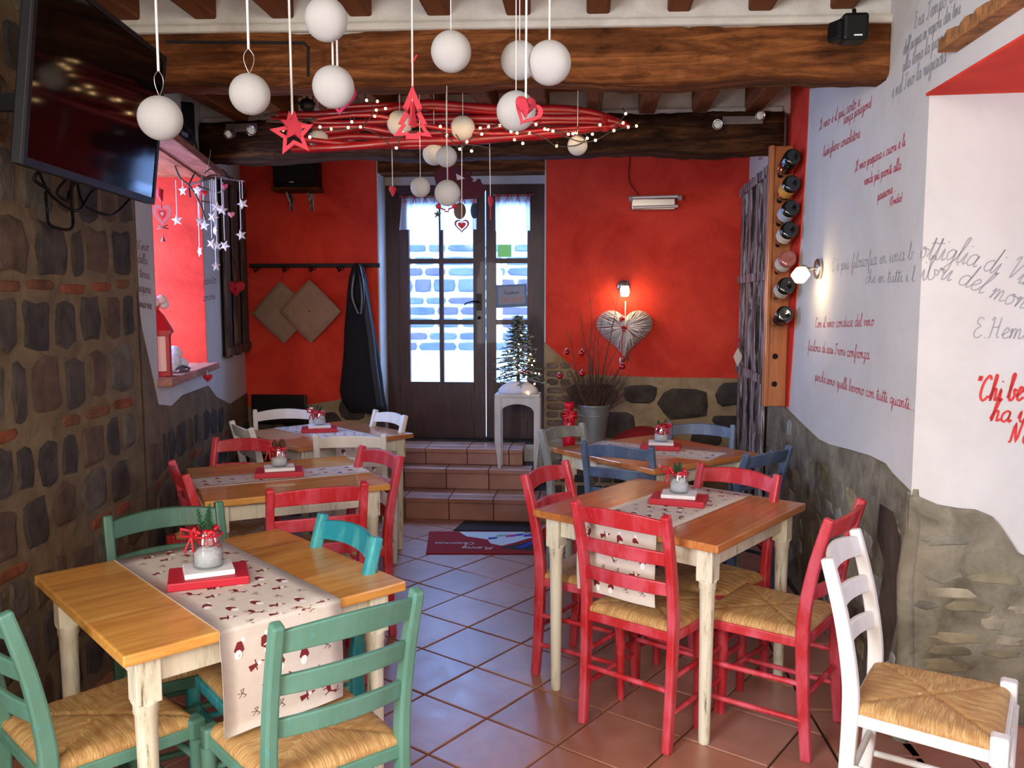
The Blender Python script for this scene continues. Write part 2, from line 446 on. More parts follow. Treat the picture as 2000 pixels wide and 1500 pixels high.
for (px, py, w, h) in ((1250,770,.30,.15),(1335,788,.40,.26),(1425,770,.22,.20),(1205,830,.34,.24),(1420,822,.24,.10),(1280,852,.2,.12),(1380,858,.26,.12),
                       (1130,770,.16,.16),(1180,765,.14,.14),(690,800,.24,.18),(640,822,.24,.16),(575,815,.22,.16),(520,820,.2,.18),(700,850,.3,.14),(620,870,.28,.14),(740,812,.12,.3)):
    u, z = BW.hit(px, py); stone_piece(BW, u, z, w, h, .02, STL[0] if RND.random() < .4 else RND.choice(STL), wall_back)
z = .5; row = 0
while z < BW.hit(1080, 690)[1]:
    uu = du1+.012
    for w in ((.11, .10) if row%2 else (.16, .06)):
        if z < BW.hit(1095, 705)[1] or uu+w < du1+.17: stone_piece(BW, uu+w/2, z, w-.012, .052, .016, M_brick2, wall_back, 'brick', n=8, rough=.08)
        uu += w
    z += .066; row += 1

# left wall stones: near part (LW1 + first bit of LW2) and lower strip below the niche
def wrap(u):                     # running coordinate along LW1 then LW2
    return (LW1, u) if u < LW1.L else (LW2, u-LW1.L)
bl = LW2.px([(257,0),(256,200),(258,400),(262,560),(272,640),(290,720),(305,790),(335,793),(356,772),(404,754),(420,775),(448,790),(474,772)])
edge = [(LW1.L+a, b) for a, b in bl]
edge[0] = (edge[0][0], CZ)
mo = MB()
LW1.sheet([(3.4,0),(LW1.L,0),(LW1.L,CZ),(3.4,CZ)], 0, .012, mo)
LW2.sheet([(0,0),(LW2.L,0)]+[(LW2.L, bl[-1][1])]+[(a,b) for a,b in bl[::-1][:-1]]+[(bl[0][0], CZ),(0,CZ)], 0, .012, mo)
mo.build('mortar', M_mortar_d, wall_left)
region = [(3.4,0),(LW1.L+LW2.L,0),(LW1.L+LW2.L,edge[-1][1])]+edge[::-1]+[(3.4,CZ)]
z = .06; k = 0
cnt = 0
heights = [.20,.22,.17,.06,.21,.20,.06,.24,.22,.055,.23,.21,.06,.2,.22,.2]
for hh in heights:
    brick = hh < .1; u = 3.4+RND.uniform(0, .1)
    while u < LW1.L+LW2.L-.05:
        w = RND.uniform(.16,.26) if brick else RND.uniform(.11,.27)
        zc = z+hh/2+RND.uniform(-.012,.012)+.02*math.sin(u*2); uc = u+w/2
        ok = all(inpoly(uc+a*w*.5, zc+b*hh*.5, region) for a in (-1,1) for b in (-1,1))
        if ok and not (brick and RND.random() < .22):
            Wx, ux = wrap(uc)
            if abs(uc-LW1.L) > w*.45:
                bb = brick or RND.random() < .06
                stone_piece(Wx, ux, zc, w-.026, hh-(.012 if brick else .026), .008 if bb else .010, RND.choice(BRK) if bb else RND.choice(STL), wall_left, 'brick' if bb else 'stone', n=8 if bb else 12, e=.45, rough=.2); cnt += 1
        u += w
    z += hh
# right wall: red strip, rubble skirting with wavy top, over wall and jamb
st = RW.px([(1582,158),(1576,300),(1566,450),(1552,640),(1541,795)])
s0 = RW.hit(1548,165)[0]
rs = MB(); ucol = RW.hit(1500,795)[0]
RW.sheet([(st[0][0], CZ)]+st+[(ucol, RW.hit(1500,792)[1]), (RW.hit(1548,200)[0]+.05, CZ)], 0, .005, rs)
rs.build('red_paint', M_red, wall_right)
top = RW.px([(1490,792),(1535,795),(1560,820),(1600,858),(1620,868),(1660,878),(1700,890),(1730,905),(1745,925),(1770,950),(1783,962)])
topJ = JW.px([(1790,968),(1830,985),(1870,992),(1905,995),(1935,1008),(1950,1025),(1970,1055),(1985,1078),(2000,1085)])
top = [(min(max(a, 0), RW.L+.05), b) for a, b in top]
mo = MB()
RW.sheet([(RW.L+.05, 0), (RW.L+.05, top[0][1])]+top+[(0, top[-1][1]), (0, 0)], 0, .014, mo)
JW.sheet([(-.01,0),(-.01,topJ[0][1])]+[(max(a,.0),b) for a,b in topJ]+[(JW.L,topJ[-1][1]-.06),(JW.L,0)], 0, .014, mo)
mo.build('mortar', M_mortar_r, wall_right)
regR = [(0,0),(RW.L,0),(RW.L,top[0][1])]+top+[(0,top[-1][1])]
regJ = [(0,.1),(0,topJ[0][1])]+topJ+[(JW.L,topJ[-1][1]-.06),(JW.L,.1)]
for W_, reg, umax in ((RW, regR, RW.L), (JW, regJ, JW.L)):
    z = .1
    while z < 1.15:
        hh = RND.uniform(.04, .085) if W_ is JW else RND.uniform(.08, .15); u = RND.uniform(0, .06)
        while u < umax:
            w = RND.uniform(.09, .26) if W_ is JW else RND.uniform(.10, .22)
            if RND.random() < .72 and all(inpoly(u+w/2+a*w*.5, z+hh/2+b*hh*.5, reg) for a in (-1,1) for b in (-1,1)):
                m_ = M_pinkbrick if RND.random() < .045 else RND.choice(STJ if W_ is JW else STR)
                stone_piece(W_, u+w/2, z+hh/2, w*.9, hh*.84, .006, m_, wall_right, off=.012, n=12, e=.72, rough=.34)
            u += w
        z += hh
# rounded bulging corner between the wall and the alcove
cb = MB(); pts = [(1.425, 2.955, z_) for z_ in (0, .3, .6, .8, .93)]
cb.tube([(p[0]-.0+.012*math.sin(p[2]*9), p[1]-.0, p[2]) for p in pts], [.034,.032,.030,.028,.012], 12)
cb.build('rubble_corner', M_mortar_r, wall_right)
st_ = [RW.hit(*p) for p in ((1728,985),(1752,1000),(1768,1050),(1772,1120),(1760,1210),(1745,1290),(1716,1300),(1722,1200),(1738,1100),(1722,1050))]
mb = MB(); RW.sheet([(max(a, .03), b) for a, b in st_], .016, .019, mb); mb.build('damp_stain', M_stain, wall_right)
# skirting tiles of the alcove jamb
for k in range(4):
    a = .02+k*.29; mb = MB(); JW.sheet([(a, 0),(a+.28, 0),(a+.28,.085),(a,.085)], .014, .03, mb); mb.build('skirting_tile', TM[k%3], wall_right, .003)

# ------------------------------------------------------------------ ceiling: tiles, joists, plaster, beams
M_beam = wood('old_beam_wood', (42,23,12), (104,60,30), (158,100,54), (.9, 9, 9), .75, .8)
M_beam2 = wood('dark_beam_wood', (28,18,12), (64,40,24), (114,74,40), (.9, 9, 9), .8, .9)
M_joist = wood('joist_wood', (80,44,24), (116,66,36), (136,84,50), (9, .9, 9), .7, .4)
M_terra = simple('ceiling_terracotta', (150,82,56), .85, var=.25, vscale=8, bump=.3)
cmb = MB(); cmb.add([(-2.4,-2.7,CZ+.012),(2.8,-2.7,CZ+.012),(2.8,7.5,CZ+.012),(-2.4,7.5,CZ+.012),(-2.4,-2.7,CZ+.2),(2.8,-2.7,CZ+.2),(2.8,7.5,CZ+.2),(-2.4,7.5,CZ+.2)], [(3,2,1,0),(4,5,6,7),(0,1,5,4),(1,2,6,5),(2,3,7,6),(3,0,4,7)])
ceiling = struct(cmb.build('ceiling', M_ceilpl))
RA = R(-5)       # the room is turned five degrees from the camera axis
bd = Vector((math.cos(RA), math.sin(RA), 0)); jd = Vector((-bd.y, bd.x, 0))
def beam_mesh(mb, a, b, zc, wy, hz, seed, n=70):
    rr = random.Random(seed); a = Vector(a); b = Vector(b); L = (b-a).length; d = (b-a)/L; s_ = Vector((-d.y, d.x, 0)); m = 12
    off = [[rr.uniform(-.016,.016) for _ in range(m)] for _ in range(n+1)]
    low = [rr.uniform(-1,1) for _ in range(n+1)]
    vs = []; fs = []
    for i in range(n+1):
        w1 = 1+.05*math.sin(i*.35+seed)+.012*low[i]; 
        for j in range(m):
            t = 2*PI*(j+.5)/m; c, q = math.cos(t), math.sin(t); e = .38
            x = math.copysign(abs(c)**e, c)*wy/2*w1; zz = math.copysign(abs(q)**e, q)*hz/2*w1
            r_ = 1+off[i][j]*2
            vs.append(a+d*(L*i/n)+s_*x*r_+Vector((0,0,zc+zz*r_+.008*math.sin(i*.22+seed*2))))
    for i in range(n):
        for j in range(m): fs.append((i*m+j, (i+1)*m+j, (i+1)*m+(j+1)%m, i*m+(j+1)%m))
    fs += [tuple(range(m)), tuple(n*m+j for j in range(m))[::-1]]
    mb.add(vs, fs, None, True); return mb
def on(Xa, Ya, X): return Vector((X, Ya+(X-Xa)*math.tan(RA), 0))
B1 = (Vector((-1.80, 3.48+3.27*math.tan(R(2.6)), 0)), Vector((1.50, 3.48-.03*math.tan(R(2.6)), 0))); B2 = (on(1.63, 5.22, -1.95), on(1.63, 5.22, 1.62))
def wood_obj(mb, o, name, mat, label):   # rotate object frame so the grain follows the beam
    ob = mb.build(name, mat); tag(ob, label, 'beam'); return ob
def beam_obj(B, zc, wy, hz, seed, mat, label):
    L = (B[1]-B[0]).length; mb = MB(); beam_mesh(mb, (0,0,0), (L,0,0), 0, wy, hz, seed)
    o = mb.build('ceiling_beam', mat); o.location = (B[0].x, B[0].y, zc); o.rotation_euler = (0,0,math.atan2(B[1].y-B[0].y, B[1].x-B[0].x)); tag(o, label, 'beam'); return o
beam_obj(B1, 2.572, .2, .225, 3, M_beam, 'massive brown wooden ceiling beam nearest the camera, with small black speaker on its end')
beam_obj(B2, 2.61, .24, .25, 5, M_beam2, 'darker old wooden ceiling beam farther back carrying two chrome spotlight bars')
jw, jp = .095, .316
nj = 13; x0 = P(842, 20, 3.3).x
for k in range(-5, 6):
    xx = x0+k*jp; mb = MB(); y0_, y1_ = .9, 6.78
    a = Vector((xx, 3.3, 0))+jd*(y0_-3.3); b = Vector((xx, 3.3, 0))+jd*(y1_-3.3-.05*0)
    tmax = y1_
    o = MB(); L = y1_-y0_
    xe = (Vector((xx,3.3,0))+jd*(y1_-3.3)).x
    if xe < -2.1: L -= .6
    if xx > 1.33: continue
    o.rect_tube([(0, L*i/12, .0+RND.uniform(-.004,.004)) for i in range(13)], [jw*RND.uniform(.94,1.06) for _ in range(13)], .145)
    ob = o.build('joist', M_joist, ceiling, .01); ob.location = (a.x, a.y, 2.797); ob.rotation_euler = (0,0,RA)
# right-hand last joist near the wall
# terracotta tiles between joists
mt = MB(); mt.box((0,0,0), (jp-jw-.0, .155, .012)); tme = mt.mesh('ceiling_tile', M_terra)
for k in range(-5, 5):
    for r_ in range(18):
        yy = 3.42+r_*.165; c = Vector((x0+(k+.5)*jp, 3.3, 0))+jd*(yy-3.3)
        if c.x > 1.75 or c.x < -2.1: continue
        if r_ % 1 == 0: piece('tile', tme, ceiling, Matrix.Translation((c.x, c.y, CZ+.002+RND.uniform(-.002,.002))) @ Matrix.Rotation(RA+RND.uniform(-.01,.01), 4, 'Z'))
# plaster filling over the beams between the joists
for B, z0, th in ((B1, 2.672, .17), (B2, 2.725, .12)):
    L = (B[1]-B[0]).length; mb = MB(); mb.box((L/2, 0, (z0+CZ)/2), (L+.3, th, CZ-z0+.02)); 
    mb.box((L/2, -.01, z0+.012), (L, th+.03, .035))
    o = mb.build('plaster_filling', M_ceilpl, ceiling, .012); o.location = (B[0].x, B[0].y, 0); o.rotation_euler = (0,0,math.atan2(B[1].y-B[0].y, B[1].x-B[0].x))
# beam lintel over the door
lz = BW.hit(900,336)[1]; mb = MB(); BW.sheet([(du0, lz),(du1, lz),(du1, dz1+.04),(du0, dz1+.04)], .015, -.22, mb); mb.build('door_lintel', M_beam, wall_back)

# ------------------------------------------------------------------ steps to the door
stp = Wall(tuple(G(760,1012)[:2]), tuple(G(1010,1018)[:2]), 1)     # foot line of the first riser
sd = stp.d; sn = Vector((-sd.y, sd.x, 0))                           # sn points away from the camera
org = stp.a-sd*.16
def spt(a, b, z): return org+sd*a+sn*b+Vector((0,0,z))
core = MB()
lev = [(0.0, .165, -.05, 1.50), (.30, .325, .0, 1.22), (.46, .455, .02, 1.12)]
for i, (b0, z1, a0, a1) in enumerate(lev):
    b1 = .98; M = MB(); vs = [spt(a, b, z) for z in (0, z1-.012) for a, b in ((a0,b0+.012),(a1-.01,b0+.012),(a1-.01,b1),(a0,b1))]
    core.add(vs, [(3,2,1,0),(4,5,6,7),(0,1,5,4),(1,2,6,5),(2,3,7,6),(3,0,4,7)])
steps = struct(core.build('trim_1', M_joint)); steps['label'] = 'tiled terracotta steps up to the door'
zl = 0
for i, (b0, z1, a0, a1) in enumerate(lev):
    nt = 4; tw = .40; bn = lev[i+1][0] if i < 2 else .95
    a = a0 - (.12 if i%2 else 0.0)
    while a < a1-.03:
        A0 = max(a, a0)+.003; A1 = min(a+.33, a1)-.003
        if A1-A0 > .03:
            def bx(n_, m_, aa, ab, ba, bb, za, zb):
                mb = MB(); vs = [spt(x_, y_, z_) for z_ in (za, zb) for x_, y_ in ((aa,ba),(ab,ba),(ab,bb),(aa,bb))]
                mb.add(vs, [(3,2,1,0),(4,5,6,7),(0,1,5,4),(1,2,6,5),(2,3,7,6),(3,0,4,7)]); mb.build(n_, m_, steps, .003)
            bx('riser_tile', RND.choice(TM), A0, A1, b0, b0+.012, zl+.001, z1-.038)
            bx('nosing_tile', RND.choice(TM), A0, A1, b0-.025, b0+.11, z1-.034, z1)
            k = b0+.116
            while k < bn-.01 and k < b0+.6:
                bx('tread_tile', RND.choice(TM), A0, A1, k, min(k+.31, bn-.002), z1-.012, z1); k += .316
        a += .33
    zl = z1

# ------------------------------------------------------------------ door (two glazed leaves in a dark frame)
M_door = wood('dark_door_wood', (38,14,14), (58,24,22), (80,36,30), (14,14,1.2), .45, .1, .05)
gl = NT('window_glass'); tr = gl.n('BsdfTransparent'); gs = gl.n('BsdfGlossy'); gs.inputs['Roughness'].default_value = .02; mx = gl.n('MixShader'); mx.inputs[0].default_value = .04
gl.l(tr.outputs[0], mx.inputs[1]); gl.l(gs.outputs[0], mx.inputs[2]); gl.l(mx.outputs[0], gl.t.nodes['Material Output'].inputs[0]); M_glass = gl.m
DW = Wall(tuple(BW.pt(0,0,-.27)[:2]), tuple(BW.pt(BW.L,0,-.27)[:2]), -1)
def dh(x, y): return DW.hit(x, y)
fz0 = .44; fz1 = dh(900, 362)[1]
fu0 = du0+.0; fu1 = du1
fr_ = MB()
def dbox(mb, W_, u0, u1, z0, z1, o0, o1): W_.sheet([(u0,z0),(u1,z0),(u1,z1),(u0,z1)], o0, o1, mb)
L0 = dh(782, 600)[0]; L1 = dh(947, 600)[0]; R0 = dh(951, 600)[0]; R1 = dh(1050, 600)[0]
dbox(fr_, DW, fu0, L0-.004, fz0, fz1, -.05, .03); dbox(fr_, DW, R1+.004, fu1, fz0, fz1, -.05, .03); dbox(fr_, DW, fu0, fu1, fz1-.045, fz1, -.05, .031)
door = struct(fr_.build('door_1', M_door))
mb = MB(); BW.sheet([(du0,fz1),(du1,fz1),(du1,dz1),(du0,dz1)], -.25, -.42, mb); mb.build('transom_wall', M_white, wall_back)
mb = MB(); dbox(mb, DW, fu0, fu1, fz0-.005, fz0+.02, -.08, .2); mb.build('threshold', stone('threshold_stone', (70,62,54)), door)
def leaf(u0, u1, cols, gx, rows, z0, z1, gap, name):
    """gx: glass edges in u, rows: list of (z0,z1) of the panes"""
    Wd = DW; st_ = MB()
    lf = MB(); ga, gb = gx
    dbox(lf, Wd, u0, ga, z0, z1, -.02, .022); dbox(lf, Wd, gb, u1, z0, z1, -.02, .022)
    dbox(lf, Wd, ga, gb, z0, rows[0][0], -.012, .014)
    dbox(lf, Wd, ga, gb, z0, z0+.16, -.02, .022); dbox(lf, Wd, ga, gb, rows[0][0]-.10, rows[0][0], -.02, .022); dbox(lf, Wd, ga, gb, rows[-1][1], z1, -.02, .022)
    d = lf.build('door_leaf', M_door, door, .004, label=name)
    pn = MB(); dbox(pn, Wd, ga+.035, gb-.035, z0+.19, rows[0][0]-.13, .014, .024); pn.build('raised_panel', M_door, d, .008)
    for k in range(len(rows)-1):
        mb = MB(); dbox(mb, Wd, ga, gb, rows[k][1], rows[k+1][0], -.015, .018); mb.build('glazing_bar', M_door, d, .003)
    if cols == 2:
        um = (ga+gb)/2; mb = MB(); dbox(mb, Wd, um-.014, um+.014, rows[0][0], rows[-1][1], -.015, .019); mb.build('glazing_bar', M_door, d, .003)
    for (a, b) in rows:
        cs = [(ga, gb)] if cols == 1 else [(ga, (ga+gb)/2-.014), ((ga+gb)/2+.014, gb)]
        for c in cs:
            mb = MB(); dbox(mb, Wd, c[0]-.003, c[1]+.003, a-.003, b+.003, -.002, .002); mb.build('pane', M_glass, d)
    return d
rz = [(dh(860,747)[1], dh(860,633)[1]), (dh(860,625)[1], dh(860,514)[1]), (dh(860,506)[1], dh(860,398)[1])]
rz = [(a, b) for a, b in rz]
dz = fz0+.022
lfL = leaf(L0, L1, 2, (dh(800,600)[0], dh(926,600)[0]), rz, dz, fz1-.048, 0, 'wider glazed leaf with two columns of panes')
lfR = leaf(R0, R1, 1, (dh(968,600)[0], dh(1031,600)[0]), rz, dz, fz1-.048, 0, 'narrow glazed leaf with one column of panes')
hm = MB(); p = DW.pt(dh(936,590)[0], dh(936,590)[1], .03)
M_iron = simple('black_iron', (22,20,22), .4, .6)
hm.box(p, (.045,.02,.14)); hm.tube([p+Vector((0,-.01,0)), p+Vector((0,-.05,0)), p+Vector((-.05,-.06,.006)), p+Vector((-.10,-.055,-.008)), p+Vector((-.115,-.05,-.02))], [.009,.009,.008,.006,.008], 8)
hm.ball(p+Vector((.0,-.02,-.13)), .014); hm.build('door_handle', M_iron, lfL)

# curtains: three small white cafe curtains with red bows on a rod
k = NT('sheer_white_cloth'); k.b.inputs['Base Color'].default_value = (.88,.9,.95,1); k.b.inputs['Roughness'].default_value = .9
tl = k.n('BsdfTranslucent'); tl.inputs[0].default_value = (.9,.93,1,1); mx = k.n('MixShader'); mx.inputs[0].default_value = .6
k.l(k.b.outputs[0], mx.inputs[1]); k.l(tl.outputs[0], mx.inputs[2]); k.l(mx.outputs[0], k.t.nodes['Material Output'].inputs[0]); M_sheer = k.m
M_ribbon = simple('red_ribbon', (176,18,36), .5)
def curtain(xa, xb, ya, yb, label, flare=0):
    a = dh(xa, ya); b = dh(xb, yb); n = 28; z1 = a[1]; z0 = b[1]
    t = thing('cafe_curtain', label, 'curtain', DW.pt((a[0]+b[0])/2, z0, .05)); t0 = t.location.copy()
    mb = MB(); vs = []; fs = []; m = 8
    for i in range(n+1):
        for j in range(m+1):
            s_ = i/n; q = j/m; u = a[0]+(b[0]-a[0])*s_; u += flare*(1-q)*(s_-.5)*.0-(flare*(1-q) if s_ < .2 else 0)*(1-s_*5)
            off = .045+.011*math.sin(s_*n*1.25+q*.8)*(1.0-.3*q)
            vs.append(DW.pt(u, z0+(z1-z0)*q+.006*math.sin(s_*9)*(1-q), off)-t0)
    for i in range(n):
        for j in range(m): fs.append((i*(m+1)+j, (i+1)*(m+1)+j, (i+1)*(m+1)+j+1, i*(m+1)+j+1))
    mb.add(vs, fs, None, True); mb.build('cloth', M_sheer, t)
    rod = MB(); rod.tube([DW.pt(a[0]-.02, z1+.012, .035)-t0, DW.pt(b[0]+.02, z1+.012, .035)-t0], .005); rod.build('rod', simple('brass_rod', (190,170,140), .3, .7), t)
    nb = 3 if b[0]-a[0] > .2 else 2
    for i in range(nb+1):
        u = a[0]+(b[0]-a[0])*(i+.2)/(nb+.4); c = DW.pt(u, z1+.006, .06)-t0; bo = MB()
        for s_ in (-1, 1):
            bo.tube([c, c+Vector((s_*.016,-.006,.012)), c+Vector((s_*.026,-.004,.0)), c+Vector((s_*.014,-.006,-.008)), c], .0045, 6)
            bo.tube([c, c+Vector((s_*.008,-.004,-.03)), c+Vector((s_*.012,-.004,-.05))], .003, 5)
        bo.build('bow', M_ribbon, t)
curtain(788, 858, 388, 450, 'white cafe curtain on the left panes of the wide door leaf', .03)
curtain(862, 932, 390, 450, 'white cafe curtain on the right panes of the wide door leaf')
curtain(969, 1036, 385, 452, 'white cafe curtain with red bows on the narrow door leaf')

# ------------------------------------------------------------------ outside: bright lane and coursed stone wall
M_lane = simple('pale_lane_stone', (226,226,222), .9, var=.06, vscale=3)
mb = MB(); mb.add([(-6,7.35,.42),(5,7.0,.42),(5,9.7,1.02),(-6,9.7,1.02)], [(0,1,2,3)]); o = struct(mb.build('trim_2', M_lane)); o['label'] = 'pale sunlit lane rising outside the door'
M_omort = simple('white_lime_mortar', (232,234,230), .9)
OS = [simple('blue_grey_block', (104,112,126), .9, var=.2, vscale=6), simple('pale_blue_block', (118,126,138), .9, var=.2, vscale=6), simple('mauve_block', (112,104,126), .9, var=.2, vscale=6)]
OW = Wall((-4.5, 9.5), (3.5, 9.3), -1)
mb = MB(); OW.sheet([(0,.9),(8,.9),(8,2.18),(5.0,2.18),(4.9,2.35),(2,2.6),(0,2.7)], 0, -.3, mb); lw = tag(mb.build('garden_wall', M_omort), 'sunlit wall of blue grey stone courses seen through the glazed door', 'wall')
z = 1.06; r_ = 0
while z < 2.25:
    hh = (.10, .09, .12, .10, .085, .16, .10)[r_%7]; u = 2.6+RND.random()*.1
    while u < 6.3:
        w = RND.uniform(.18, .46)
        if inpoly(u+w/2, z+hh/2, [(0,.9),(8,.9),(8,2.15),(5.0,2.15),(4.9,2.3),(2,2.5),(0,2.6)]): stone_piece(OW, u+w/2, z+hh/2, w-.02, hh-.012, .03, RND.choice(OS), lw, 'block', off=.0, n=8, rough=.07, e=.35)
        u += w
    z += hh+(.045 if r_ % 3 == 1 else .02); r_ += 1
mb = MB(); mb.box((-2.6, 14.5, 2.6), (5.0, .4, 5.4)); mb.box((-3.6,14.25,3.2),(1.0,.1,1.3)); hs = tag(mb.build('neighbour_house', simple('pale_house_plaster', (214,220,222), .9, var=.05, vscale=2)), 'pale plastered house behind the garden wall outside', 'house')
mb = MB(); mb.box((-1.4, 14.27, 3.1), (.5, .06, 1.0)); mb.build('window', simple('far_window', (120,150,176), .3), hs)

# ------------------------------------------------------------------ handwriting: a one-stroke script
GL = {
 'a':(1.25,[[(.95,.85),(.6,1),(.15,.7),(.15,.2),(.5,0),(.9,.4),(.98,.95),(.92,.3),(1.05,0),(1.3,.2)]]),
 'b':(1.05,[[(0,.2),(.3,1.2),(.5,2),(.3,2.1),(.22,1.4),(.2,.2),(.5,0),(.85,.3),(.7,.85),(.95,.8),(1.1,.75)]]),
 'c':(1.0,[[(.85,.8),(.55,1),(.15,.6),(.2,.1),(.6,0),(1.05,.25)]]),
 'd':(1.3,[[(.95,.85),(.6,1),(.15,.7),(.15,.2),(.5,0),(.9,.4),(1.05,2.1),(.95,.3),(1.1,0),(1.35,.2)]]),
 'e':(.95,[[(.0,.3),(.5,.5),(.75,.85),(.5,1.05),(.2,.6),(.3,.08),(.65,0),(1.0,.25)]]),
 'f':(.8,[[(0,.2),(.4,1.2),(.65,2.0),(.42,2.1),(.35,1.2),(.3,-.9),(.5,-.8),(.5,0),(.85,.25)]]),
 'g':(1.15,[[(.9,.85),(.55,1),(.15,.65),(.3,.1),(.8,.4),(.92,.95),(.85,-.6),(.5,-1),(.3,-.6),(.8,-.1),(1.2,.25)]]),
 'h':(1.15,[[(0,.2),(.4,1.3),(.5,2),(.28,2.05),(.22,1.2),(.2,0),(.35,.8),(.65,1),(.75,.6),(.78,.05),(1.2,.25)]]),
 'i':(.6,[[(0,.2),(.3,1),(.28,.2),(.4,0),(.65,.2)],[(.38,1.5),(.42,1.6)]]),
 'l':(.65,[[(0,.2),(.4,1.3),(.5,2.1),(.28,2.05),(.22,.9),(.28,.1),(.45,0),(.7,.2)]]),
 'm':(1.7,[[(0,.6),(.2,1),(.2,0),(.35,.8),(.6,1),(.7,.6),(.7,0),(.85,.8),(1.1,1),(1.2,.6),(1.25,.05),(1.7,.25)]]),
 'n':(1.2,[[(0,.6),(.2,1),(.2,0),(.35,.8),(.6,1),(.72,.6),(.75,.05),(1.2,.25)]]),
 'o':(1.1,[[(.5,1),(.12,.65),(.2,.1),(.55,0),(.85,.4),(.6,1),(.5,.8),(.85,.85),(1.15,.75)]]),
 'p':(1.1,[[(0,.4),(.25,1),(.2,-1),(.25,.6),(.6,1),(.85,.5),(.55,0),(.3,.15),(.7,.0),(1.1,.2)]]),
 'q':(1.15,[[(.9,.85),(.55,1),(.15,.65),(.3,.1),(.8,.4),(.92,.95),(.85,-1),(1.0,-.5),(1.15,.2)]]),
 'r':(.9,[[(0,.3),(.25,1.05),(.3,.85),(.65,.85),(.55,.2),(.65,0),(.95,.2)]]),
 's':(.85,[[(0,.2),(.45,1.1),(.5,.7),(.7,.25),(.4,0),(.15,.15),(.5,.05),(.9,.2)]]),
 't':(.7,[[(0,.2),(.35,1.2),(.4,1.8),(.3,.2),(.45,0),(.75,.2)],[(.05,1.3),(.75,1.4)]]),
 'u':(1.2,[[(0,.3),(.2,1),(.2,.2),(.5,0),(.8,.5),(.85,1),(.82,.15),(1.0,0),(1.25,.2)]]),
 'v':(1.0,[[(0,.6),(.2,1),(.4,.05),(.7,.5),(.75,1),(.85,.8),(1.1,.8)]]),
 'z':(1.0,[[(.1,.9),(.75,.95),(.15,.05),(.6,.1),(.5,-.6),(.3,-.9),(.4,-.4),(1.0,.2)]]),
 'C':(1.5,[[(1.2,1.7),(.9,2.05),(.3,1.5),(.2,.5),(.7,0),(1.3,.4)]]),
 'E':(1.4,[[(1.1,1.8),(.6,2.0),(.35,1.5),(.85,1.15),(.3,.8),(.25,.2),(.7,0),(1.2,.3)]]),
 'H':(1.7,[[(.1,1.7),(.4,2),(.35,.2),(.1,0)],[(1.2,2),(1.15,.2),(1.5,.1)],[(.35,1.0),(1.2,1.1)]]),
 'V':(1.5,[[(.1,1.6),(.4,2),(.6,.1),(1.0,1.2),(1.3,2.05),(1.5,1.9)]]),
 'I':(1.0,[[(.2,1.6),(.7,2),(.55,.4),(.2,-.1),(.05,.3),(.8,.4)]]),
 'T':(1.3,[[(.1,1.8),(1.3,2)],[(.75,1.9),(.6,.3),(.3,0),(.1,.3)]]),
 'S':(1.2,[[(.9,1.8),(.6,2.05),(.35,1.5),(.8,.7),(.5,0),(.1,.3)]]),
 'N':(1.8,[[(.0,.2),(.3,.3),(.5,2),(.95,.1),(1.3,2),(1.6,2.05)]]),
 'M':(2.0,[[(.0,.1),(.3,.3),(.5,2),(.8,.5),(1.2,2),(1.35,.3),(1.8,.1)]]),
 'O':(1.5,[[(.8,2),(.2,1.4),(.3,.3),(.8,0),(1.25,.7),(1.1,1.7),(.7,2),(.6,1.7)]]),
 '.':(.5,[[(.2,0),(.26,.08)]]), '(':(.5,[[(.4,2),(.1,1),(.3,-.3)]]), ')':(.5,[[(.1,2),(.4,1),(.1,-.3)]]), "'":(.4,[[(.25,2),(.15,1.6)]]), '"':(.6,[[(.15,2),(.1,1.6)],[(.4,2),(.35,1.6)]]),
 'w':(1.4,[[(0,.6),(.2,1),(.35,.05),(.65,.9),(.85,.05),(1.1,.8),(1.4,.8)]]), 'y':(1.1,[[(0,.4),(.2,1),(.4,.1),(.8,.9),(.7,-.6),(.4,-1),(.5,-.3),(1.1,.3)]]),
 ' ':(.75,[]), 'è':(.95,[[(.0,.3),(.5,.5),(.75,.85),(.5,1.05),(.2,.6),(.3,.08),(.65,0),(1.0,.25)],[(.3,1.7),(.55,1.4)]]), 'ù':(1.2,[[(0,.3),(.2,1),(.2,.2),(.5,0),(.8,.5),(.85,1),(.82,.15),(1.0,0),(1.25,.2)],[(.3,1.7),(.55,1.4)]]),
}
def write(text, place, width, xh, stroke, mat, parent, name='writing', arc=None, slant=.18):
    """place(x, y) -> Vector on the surface; text scaled to fit width; xh = height of a small letter"""
    tot = sum(GL[c][0] for c in text); sx = width/tot; mb = MB(); x = 0
    for c in text:
        for stk in GL[c][1]:
            pts = smooth([(p[0], p[1], 0) for p in stk], 3)
            q = [((x+p.x)*sx+slant*p.y*xh, p.y*xh) for p in pts]; n = len(q); L = []; Rr = []
            for i in range(n):
                a = q[max(i-1,0)]; b = q[min(i+1,n-1)]; dx, dy = b[0]-a[0], b[1]-a[1]; l = math.hypot(dx, dy) or 1
                nx, ny = -dy/l*stroke/2, dx/l*stroke/2
                L.append(place(q[i][0]+nx, q[i][1]+ny)); Rr.append(place(q[i][0]-nx, q[i][1]-ny))
            mb.add(L+Rr, [(i, i+1, n+i+1, n+i) for i in range(n-1)])
        x += GL[c][0]
    return mb.build(name, mat, parent)
M_inkr = simple('red_wall_paint_writing', (196,64,84), .7); M_inkR = simple('bright_red_writing', (206,58,52), .7); M_inkg = simple('grey_pencil_writing', (158,158,158), .8); M_inkd = simple('dusty_writing', (150,120,116), .8)
